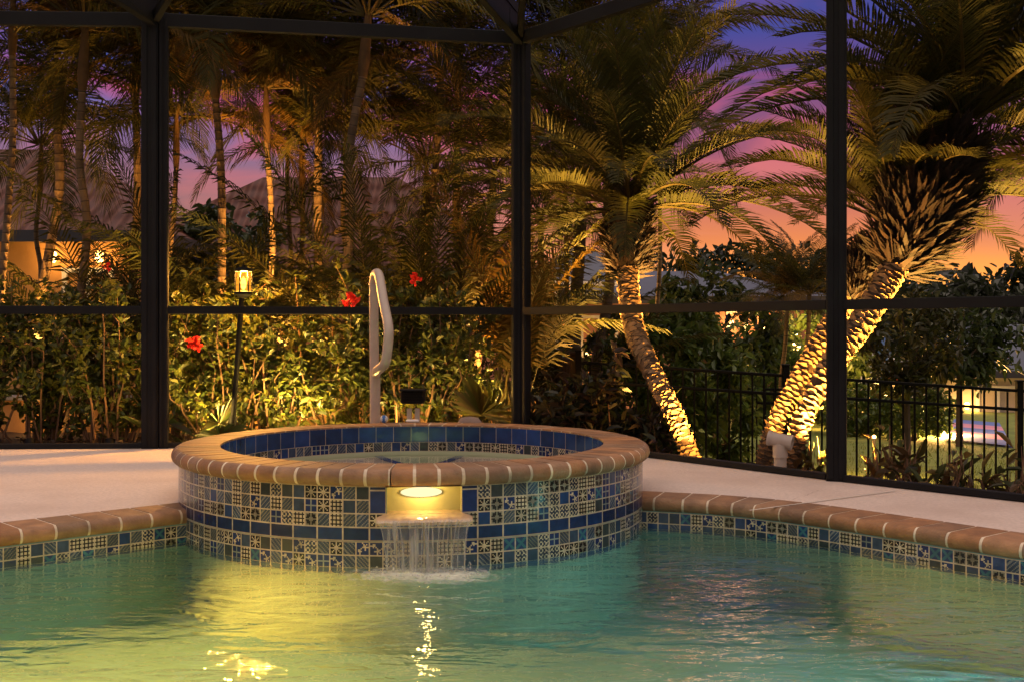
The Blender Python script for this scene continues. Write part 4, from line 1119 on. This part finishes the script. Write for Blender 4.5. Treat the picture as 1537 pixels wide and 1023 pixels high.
# ------------------------------------------------------------------ houses
def hip(mb, x0, x1, y0, y1, ze, zr, ov=.45, ridge=.5):
    x0 -= ov; x1 += ov; y0 -= ov; y1 += ov; ym = (y0+y1)/2; ins = min((y1-y0)/2, (x1-x0)*.35)
    a, b, c, d = V((x0,y0,ze)), V((x1,y0,ze)), V((x1,y1,ze)), V((x0,y1,ze)); r0, r1 = V((x0+ins, ym, zr)), V((x1-ins, ym, zr))
    mb.quad(a, b, r1, r0); mb.quad(c, d, r0, r1); mb.tri(d, a, r0); mb.tri(b, c, r1)
    mb.quad(a - V((0,0,.02)), d - V((0,0,.02)), c - V((0,0,.02)), b - V((0,0,.02)))
def house(name, x0, x1, y0, y1, zb_, ze, zr, wall, roof, label, wins=(), sconces=(), fascia=True):
    t = thing(name, V(((x0+x1)/2, (y0+y1)/2, zb_)), label, 'house')
    mb = MB(); mb.box(((x0+x1)/2, (y0+y1)/2, (zb_+ze)/2), (x1-x0, y1-y0, ze-zb_)); mb.build('wall', wall, t)
    mb = MB(); hip(mb, x0, x1, y0, y1, ze+.03, zr); mb.build('roof', roof, t)
    if fascia:
        mb = MB(); ov = .46
        for a, b in (((x0-ov, y0-ov), (x1+ov, y0-ov)), ((x0-ov, y0-ov), (x0-ov, y1+ov)), ((x1+ov, y0-ov), (x1+ov, y1+ov))):
            mb.bar(V((*a, ze-.02)), V((*b, ze-.02)), .05, .17)
        mb.build('fascia', M['fascia'], t)
    for (wx, wz, ww, wh, lit) in wins:
        fr = MB()
        for dx in (-ww/2, 0, ww/2): fr.box((wx+dx, y0-.03, wz), (.07, .06, wh+.07))
        for dz in (-wh/2, wh/2): fr.box((wx, y0-.034, wz+dz), (ww+.08, .06, .07))
        f_ = fr.build('window', M['white'], t)
        pn = MB(); pn.quad((wx-ww/2, y0-.015, wz-wh/2), (wx+ww/2, y0-.015, wz-wh/2), (wx+ww/2, y0-.015, wz+wh/2), (wx-ww/2, y0-.015, wz+wh/2))
        o = pn.build('pane', M['litpane'] if lit else M['pane'], None); o.parent = f_; o.matrix_parent_inverse = Matrix.Translation(-t.location)
        if not lit:
            pass
    for (sx, sz, pw) in sconces:
        s_ = MB(); s_.lathe([(.03, -.09), (.06, -.05), (.06, .05), (.03, .08)], (sx, y0-.12, sz), 12); s_.build('wall_lamp', M['sconce'], t)
        lamp('house_lamp', V((sx, y0-.32, sz)), (1, .52, .13), pw, .08, t)
    return t
house('tiled_house', -12.0, -5.65, 17.0, 22.5, -.1, 2.20, 3.95, M['stucco'], M['roof'], 'ochre house with clay tile roof and lit porch at the left', wins=((-10.8, 1.0, 1.2, 1.5, True), (-6.35, 1.05, .7, 1.3, True)), sconces=((-6.85, 1.90, 9), (-6.15, 1.9, 9), (-8.2, 1.7, 5)))
house('tiled_house', -8.3, .2, 22.5, 28, -.2, 1.95, 4.2, M['pinkwall'], M['roof'], 'reddish house with clay tile roof behind the middle of the hedge', wins=((-3.6, .9, 1.1, 1.2, False), (-1.2, .9, 1.0, 1.2, False)), sconces=((-2.6, 1.2, 14),))
house('pink_house', 1.6, 7.0, 26, 32, -1.8, 1.5, 2.3, M['pinkwall'], M['metalroof'], 'pink house with a blue-grey roof glimpsed beyond the fence corner', wins=((2.0, .5, .8, 1.2, False), (5.35, .6, .8, 1.2, False)), sconces=((1.95, -.15, 20), (5.0, .95, 25), (5.75, .9, 25)))
house('grey_roof_house', 10.6, 17, 28, 34, -1.9, -.25, .95, M['palewall'], M['metalroof'], 'pale house with a blue-grey ribbed roof low on the right', wins=((12.0, -1.0, 1.0, .8, True),), sconces=((11.2, -1.05, 30),), fascia=True)
# white framed screen porch beside the pink house
sp_ = thing('screen_porch', V((1.2, 24, -1.6)), 'white framed screen porch beside the pink house', 'porch')
for x in (815, 835, 858):
    a = px(x, 420, 24); mb = MB(); mb.bar(V((a.x, 24, -1.6)), a, .07, .07); mb.build('post', M['white'], sp_)
mb = MB(); mb.bar(px(808, 423, 24), px(935, 427, 24), .08, .08); mb.build('beam', M['white'], sp_)
mb = MB(); a, b, c, d = px(806, 421, 24), px(935, 425, 24), px(930, 385, 26), px(850, 370, 26); mb.quad(a, b, c, d); mb.quad(a-V((0,0,.05)), d-V((0,0,.05)), c-V((0,0,.05)), b-V((0,0,.05))); mb.build('roof', M['metalroof'], sp_)
# boat lift, closed blue umbrella and shed by the shore
bl_ = thing('boat_lift', V((8.0, 26, gz(8, 26))), 'white timber boat lift frame by the shore', 'boat lift')
for x in (1288, 1308, 1314):
    a = px(x, 535, 25); mb = MB(); mb.box((a.x, 25, (a.z+gz(a.x, 25))/2), (.14, .14, a.z-gz(a.x, 25)), bev=.01); mb.build('post', M['white'], bl_)
mb = MB(); mb.bar(px(1284, 535, 25), px(1318, 535, 25), .14, .16); mb.bar(px(1284, 545, 25.0), px(1306, 545, 25), .08, .08); mb.build('beam', M['white'], bl_)
um = thing('garden_umbrella', V((px(1326, 494, 23).x, 23, gz(7.5, 23))), 'closed blue umbrella on a white pole beyond the lawn', 'umbrella')
a = px(1326, 498, 23); mb = MB(); mb.tube([V((a.x, 23, gz(7.5, 23))), a], .025, 8); mb.build('pole', M['white'], um)
mb = MB(); mb.lathe([(.02, 0), (.10, -.12), (.13, -.30), (.09, -.42), (.12, -.62), (.15, -.80), (.05, -.86)], a - V((0,0,.1)), 12); mb.build('canopy', M['blue'], um, smooth=True)
sh = thing('garden_shed', V((8.2, 24, gz(8.2, 24))), 'small white shed with a red door beyond the small tree', 'shed')
c = px(1348, 575, 24); mb = MB(); mb.box((c.x, 24, c.z-.1), (.85, .9, 1.25)); mb.build('wall', M['white'], sh)
mb = MB(); mb.bar(px(1333, 545, 23.9), px(1364, 545, 23.9), 1.1, .07); mb.build('roof', M['metalroof'], sh)
mb = MB(); p = px(1342, 583, 23.53); mb.box(p, (.26, .03, .8)); mb.build('door', mat('red_door', (.25, .03, .02), .6), sh)
# striped mat on the lawn
mb = MB(); a, b, c, d = [gpx(x, y, -1.28) for x, y in ((1420, 682), (1520, 694), (1500, 654), (1432, 648))]
for k in range(5):
    t0, t1 = k/5, (k+1)/5; q0, q1, q2, q3 = a.lerp(d, t0), b.lerp(c, t0), b.lerp(c, t1), a.lerp(d, t1); col = (.08, .14, .42) if k % 2 == 0 else (.42, .20, .32)
    for zz in (0, -.03): mb.quad(q0+V((0,0,zz)), q1+V((0,0,zz)), q2+V((0,0,zz)), q3+V((0,0,zz)), col)
z_ = max(gz(p.x, p.y) for p in (a, b, c, d))
o = mb.build('lawn_mat', M['matblue']); o.location.z = z_ + 1.28 + .035
tag(o, 'blue and pink striped mat spread beyond the lawn at right', 'mat')
# far lamps that glow on the shore
for x, y, Z, pw, lb in ((1420, 655, 20, 800, 'glowing orange lamp in front of the grey-roofed house'), (1312, 655, 13.5, 110, 'tiny lamp on a stake in the lawn'), (881, 531, 14.6, 160, 'small garden light left of the magnolia-like tree'), (1193, 522, 22, 500, 'warm lamp beyond the small pale-stemmed palms')):
    p = px(x, y, Z); g0 = gz(p.x, p.y); t = thing('yard_lamp', V((p.x, p.y, min(g0, p.z))), lb, 'lamp', 'yard lamps across the lawn')
    mb = MB(); mb.tube([V((p.x, p.y, min(g0, p.z-.1))), p], .02, 8); mb.build('stake', M['black'], t)
    r = .11 if Z > 15 else .022
    mb = MB(); mb.lathe([(r*.5, -r), (r, -r*.5), (r, r*.5), (r*.4, r)], p, 12); mb.build('globe', M['sconce'], t, smooth=True)
    lamp('yard_lamp_light', p + V((0, -.25, .1)), (1, .5, .13), pw, .08, t)

# ------------------------------------------------------------------ trees beyond
def tree(c, zc, rx, rz, trunk_h, nl, ln, label, seed, cols, lean=0, group='trees beyond the fence', name='broadleaf_tree', gaps=.0, ry=None):
    random.seed(seed); z0 = gz(c.x, c.y); t = thing(name, V((c.x, c.y, z0)), label, 'tree', group); ry = ry or rx*.8
    C_ = V((c.x+lean, c.y, zc)); mb = MB(); tips = []
    fork = V((c.x+lean*.5, c.y, z0+trunk_h)); r0 = .035*rx+.03
    mb.tube([V((c.x, c.y, z0-.05)), V((c.x+lean*.2, c.y, z0+trunk_h*.5)), fork], [r0, r0*.8, r0*.65], 8, col=(.09, .065, .045))
    cl = []
    for i in range(46):
        d = rnd(); r = random.uniform(.35, 1)**.6; e = C_ + V((d.x*rx*r, d.y*ry*r, d.z*rz*r)); cl.append((e, random.uniform(.16, .30)*rx))
        if i < 22: mb.tube([fork, fork.lerp(e, .5) + rnd()*.06*rx, e], [r0*.4, r0*.22, r0*.08], 5, col=(.09, .065, .045))
    mb.build('trunk', M['bark'], t, smooth=True)
    lf = MB()
    for i in range(nl):
        e, s_ = random.choice(cl); p = e + rnd()*s_*random.random()**.45; q = random.uniform(.6, 1.4); cc = random.choice(cols); l_ = ln*random.uniform(.6, 1.25)
        leaf(lf, p, rnd()+V((0,0,-.1)), (V((0,0,1))+rnd()*.7).normalized(), l_, l_*.45, tuple(x*q for x in cc))
    lf.build('crown', M['leaf'], t)
    return t
gc = [(.095, .15, .032), (.072, .12, .028), (.11, .15, .034)]
tree(px(1005, 494, 12.6), .12, .78, .92, .5, 5200, .13, 'dense green magnolia-like tree behind the iron fence', 401, gc)
tree(px(925, 494, 13.5), .20, .42, .85, .5, 2600, .12, 'narrow tree behind the fence left of the leaning date palm', 402, [(.075, .085, .02), (.05, .07, .02)])
tree(px(1075, 494, 17), .75, .95, 1.0, 1.0, 2600, .17, 'dark leafy tree between the left-leaning date palm and the pink house', 411, [(.04, .065, .02), (.03, .05, .016)])
tree(px(1440, 494, 18), .55, 1.0, .6, 1.2, 2200, .16, 'dark spreading tree in front of the grey ribbed roof', 412, [(.04, .065, .02), (.03, .05, .016)])
tree(px(318, 494, 20), 1.7, 1.5, 1.25, 1.3, 3200, .22, 'dark leafy tree between the two tiled houses', 413, [(.035, .05, .018), (.028, .04, .014)], group='dark trees behind the palms')
tree(px(20, 494, 24), 2.0, 2.2, 1.6, 1.3, 3200, .26, 'dark leafy tree beyond the lit house at the left edge', 414, [(.035, .05, .018), (.028, .04, .014)], group='dark trees behind the palms')
tree(px(1090, 494, 13.2), -.25, .35, .75, .4, 1600, .11, 'small bushy tree behind the fence right of the magnolia', 403, gc)
tree(px(1362, 494, 12.4), .68, .60, .55, 1.15, 1700, .11, 'slender tree with drooping leaves behind the fence right of the posts', 404, [(.055, .065, .02), (.075, .07, .02)], -.02)
tree(px(1372, 494, 19), -.62, .75, .42, .2, 2200, .12, 'low bush on the lawn below the slender tree', 407, gc, name='lawn_bush')
tree(px(1296, 494, 20), -.65, .8, .5, .2, 2200, .13, 'low bush beyond the lawn behind the paired trunks', 408, gc, name='lawn_bush')
tree(px(1130, 494, 21), -.2, 1.3, 1.0, .5, 3000, .2, 'dark bush in front of the pink house windows', 409, gc, name='lawn_bush')
tree(px(1210, 494, 23), .0, 1.3, 1.1, .5, 3000, .2, 'round dark tree far beyond the right post', 410, gc)
for i, (x, Z, zc, rx, rz) in enumerate(((1260, 36, 1.1, 3.0, 1.9), (1430, 40, 1.0, 3.2, 1.6), (1120, 44, 1.6, 3.5, 2.2), (1560, 44, 1.6, 3.4, 2.0), (980, 46, 1.8, 3.2, 2.2))):
    tree(px(x, 494, Z), zc, rx, rz, 1.2, 2600, .42, ('dark distant tree right of the right post', 'distant tree above the grey-roofed house', 'distant tree behind the pink house', 'far tree at the right edge of the skyline', 'distant tree behind the left-leaning date palm')[i], 420+i, [(.03, .04, .018)], group='distant trees on the skyline')
# far wood: one mass along the horizon
random.seed(9); mb = MB()
for i in range(5200):
    a = random.uniform(-.9, .95); d = random.uniform(62, 76); x = d*sin(a); y = d*cos(a); hmax = 2.2 + 1.3*sin(a*23)+.9*sin(a*51+1)
    p = V((x, y, gz(x, y) + random.random()**.7*(hmax+1.6))); leaf(mb, p, rnd(), rnd(), random.uniform(.8, 1.5), .8, (.02, .028, .014))
o = kind(mb.build('treeline', M['leaf']), 'stuff'); o['label'] = 'dark far wood along the horizon'

# grass blades on the visible lawn
random.seed(5); mb = MB()
for i in range(15000):
    x = random.uniform(1.4, 7.6); y = random.uniform(10.0, 18.5)
    if random.random() < (y-10)/12: continue
    z = gz(x, y); hgt = random.uniform(.03, .075); a = random.uniform(0, 6.28); w = V((cos(a), sin(a), 0))*.006; b = V((x, y, z)); e = b + V((random.uniform(-.03,.03), random.uniform(-.03,.03), hgt))
    q = random.uniform(.7, 1.3); mb.tri(b-w, b+w, e, (.16*q, .20*q, .035*q))
kind(mb.build('grass', M['grass']), 'stuff')['label'] = 'short green lawn grass beyond the fence'
# litter of mulch chips along the bed edge
random.seed(6); mb = MB()
for i in range(2600):
    t_ = random.random(); a, b = random.choice(((ENDL, POSTL), (POSTL, CORNER), (CORNER, POSTR), (POSTR, V((3.0, 4.8, 0)))))
    p = a.lerp(b, t_); nn = V((-(b-a).y, (b-a).x, 0)).normalized(); nn = nn if nn.y > 0 else -nn; p = p + nn*random.uniform(.12, 1.2); p.z = gz(p.x, p.y)+.06
    q = random.uniform(.5, 1.6); leaf(mb, p, V((random.gauss(0,1), random.gauss(0,1), .2)), (V((0,0,1))+rnd()*.5).normalized(), random.uniform(.03, .08), .03, (.06*q, .035*q, .02*q))
kind(mb.build('leaf_litter', M['leaf']), 'stuff')['label'] = 'dry leaf litter on the mulch bed'

# ------------------------------------------------------------------ sky
w = bpy.data.worlds.new('World'); sc.world = w; w.use_nodes = True; nt = w.node_tree; nt.nodes.clear()
out = N(nt, 'ShaderNodeOutputWorld'); bg = N(nt, 'ShaderNodeBackground', Strength=1.0); L(nt, bg.outputs[0], out.inputs[0])
tc = N(nt, 'ShaderNodeTexCoord'); sx = N(nt, 'ShaderNodeSeparateXYZ'); L(nt, tc.outputs['Generated'], sx.inputs[0])
def ramp(stops):
    r = N(nt, 'ShaderNodeValToRGB'); e = r.color_ramp.elements
    while len(e) < len(stops): e.new(.5)
    for q, (p, c) in zip(e, stops): q.position = p; q.color = (*c, 1)
    return r
# height is measured as sin(elevation); top stops brightened as added fill for the deck
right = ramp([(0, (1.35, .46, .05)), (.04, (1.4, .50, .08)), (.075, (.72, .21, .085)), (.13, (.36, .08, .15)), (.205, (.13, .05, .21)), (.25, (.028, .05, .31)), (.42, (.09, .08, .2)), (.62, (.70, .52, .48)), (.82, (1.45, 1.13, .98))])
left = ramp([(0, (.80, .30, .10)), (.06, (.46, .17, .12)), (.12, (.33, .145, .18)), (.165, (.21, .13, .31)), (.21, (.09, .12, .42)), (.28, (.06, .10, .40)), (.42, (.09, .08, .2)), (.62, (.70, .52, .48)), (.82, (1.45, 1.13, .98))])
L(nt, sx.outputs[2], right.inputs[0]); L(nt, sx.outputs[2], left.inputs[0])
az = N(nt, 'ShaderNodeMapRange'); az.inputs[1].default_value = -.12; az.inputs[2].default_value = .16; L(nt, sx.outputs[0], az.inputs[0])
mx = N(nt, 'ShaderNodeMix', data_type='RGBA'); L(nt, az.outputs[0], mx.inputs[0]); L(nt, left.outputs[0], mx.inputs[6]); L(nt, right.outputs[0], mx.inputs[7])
# streaky clouds
mp = N(nt, 'ShaderNodeMapping'); mp.inputs['Scale'].default_value = (3.2, 3.2, 11); mp.inputs['Rotation'].default_value = (0, radians(12), 0); L(nt, tc.outputs['Generated'], mp.inputs[0])
nz = N(nt, 'ShaderNodeTexNoise', Scale=1.6, Detail=7.0, Distortion=.5); L(nt, mp.outputs[0], nz.inputs['Vector'])
cm = N(nt, 'ShaderNodeMapRange'); cm.inputs[1].default_value = .47; cm.inputs[2].default_value = .60; cm.inputs[4].default_value = .9; L(nt, nz.outputs[0], cm.inputs[0])
band = ramp([(0, (0,0,0)), (.07, (.4,.4,.4)), (.14, (1,1,1)), (.205, (1,1,1)), (.25, (.45,.45,.45)), (.36, (.15,.15,.15)), (.6, (0,0,0))]); L(nt, sx.outputs[2], band.inputs[0])
mu = N(nt, 'ShaderNodeMath', operation='MULTIPLY'); L(nt, cm.outputs[0], mu.inputs[0]); L(nt, band.outputs[0], mu.inputs[1])
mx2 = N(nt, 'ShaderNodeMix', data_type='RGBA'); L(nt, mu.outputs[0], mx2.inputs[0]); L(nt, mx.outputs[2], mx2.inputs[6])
cc = ramp([(0, (.9, .4, .2)), (.12, (.66, .17, .18)), (.20, (.52, .075, .20)), (.27, (.16, .06, .30))]); L(nt, sx.outputs[2], cc.inputs[0]); L(nt, cc.outputs[0], mx2.inputs[7])
# fill light added in the half of the sky behind the camera
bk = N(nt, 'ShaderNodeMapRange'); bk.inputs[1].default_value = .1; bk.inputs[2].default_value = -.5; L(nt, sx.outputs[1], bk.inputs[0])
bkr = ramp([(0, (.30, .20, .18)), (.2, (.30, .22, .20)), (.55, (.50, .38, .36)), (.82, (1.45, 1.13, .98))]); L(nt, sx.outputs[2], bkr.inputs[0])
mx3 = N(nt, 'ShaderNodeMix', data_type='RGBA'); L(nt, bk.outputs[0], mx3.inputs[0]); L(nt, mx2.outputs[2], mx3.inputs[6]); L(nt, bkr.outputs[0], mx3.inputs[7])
sky = N(nt, 'ShaderNodeTexSky', sky_type='NISHITA'); sky.sun_disc = False; sky.sun_elevation = radians(1.0); sky.sun_rotation = radians(12)
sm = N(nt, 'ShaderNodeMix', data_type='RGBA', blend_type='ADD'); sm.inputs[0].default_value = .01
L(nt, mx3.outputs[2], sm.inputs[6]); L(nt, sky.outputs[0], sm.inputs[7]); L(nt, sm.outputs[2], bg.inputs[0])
sl = bpy.data.lights.new('sun', 'SUN'); sl.energy = .12; sl.angle = radians(12); sl.color = (1, .5, .25)
so = bpy.data.objects.new('sun', sl); COL.objects.link(so); so.rotation_euler = (radians(86), 0, radians(180-12))

# ------------------------------------------------------------------ camera
cd_ = bpy.data.cameras.new('camera'); cam = bpy.data.objects.new('camera', cd_); COL.objects.link(cam)
cam.location = (0, 0, HC); cam.rotation_euler = (radians(90), 0, 0)
cd_.sensor_width = 36; cd_.lens = F/1537*36; cd_.shift_y = (HZ-511.5)/1537; cd_.clip_end = 600; cd_.clip_start = .05
sc.camera = cam
sc.view_settings.view_transform = 'Standard'; sc.view_settings.look = 'None'; sc.view_settings.exposure = 0; sc.view_settings.gamma = 1
sc.render.engine = 'CYCLES'
cy = sc.cycles; cy.use_denoising = True; cy.max_bounces = 8; cy.diffuse_bounces = 3; cy.glossy_bounces = 4; cy.transmission_bounces = 6; cy.transparent_max_bounces = 12
cy.sample_clamp_indirect = 4; cy.sample_clamp_direct = 0; cy.use_adaptive_sampling = True
cy.caustics_reflective = True; cy.caustics_refractive = True
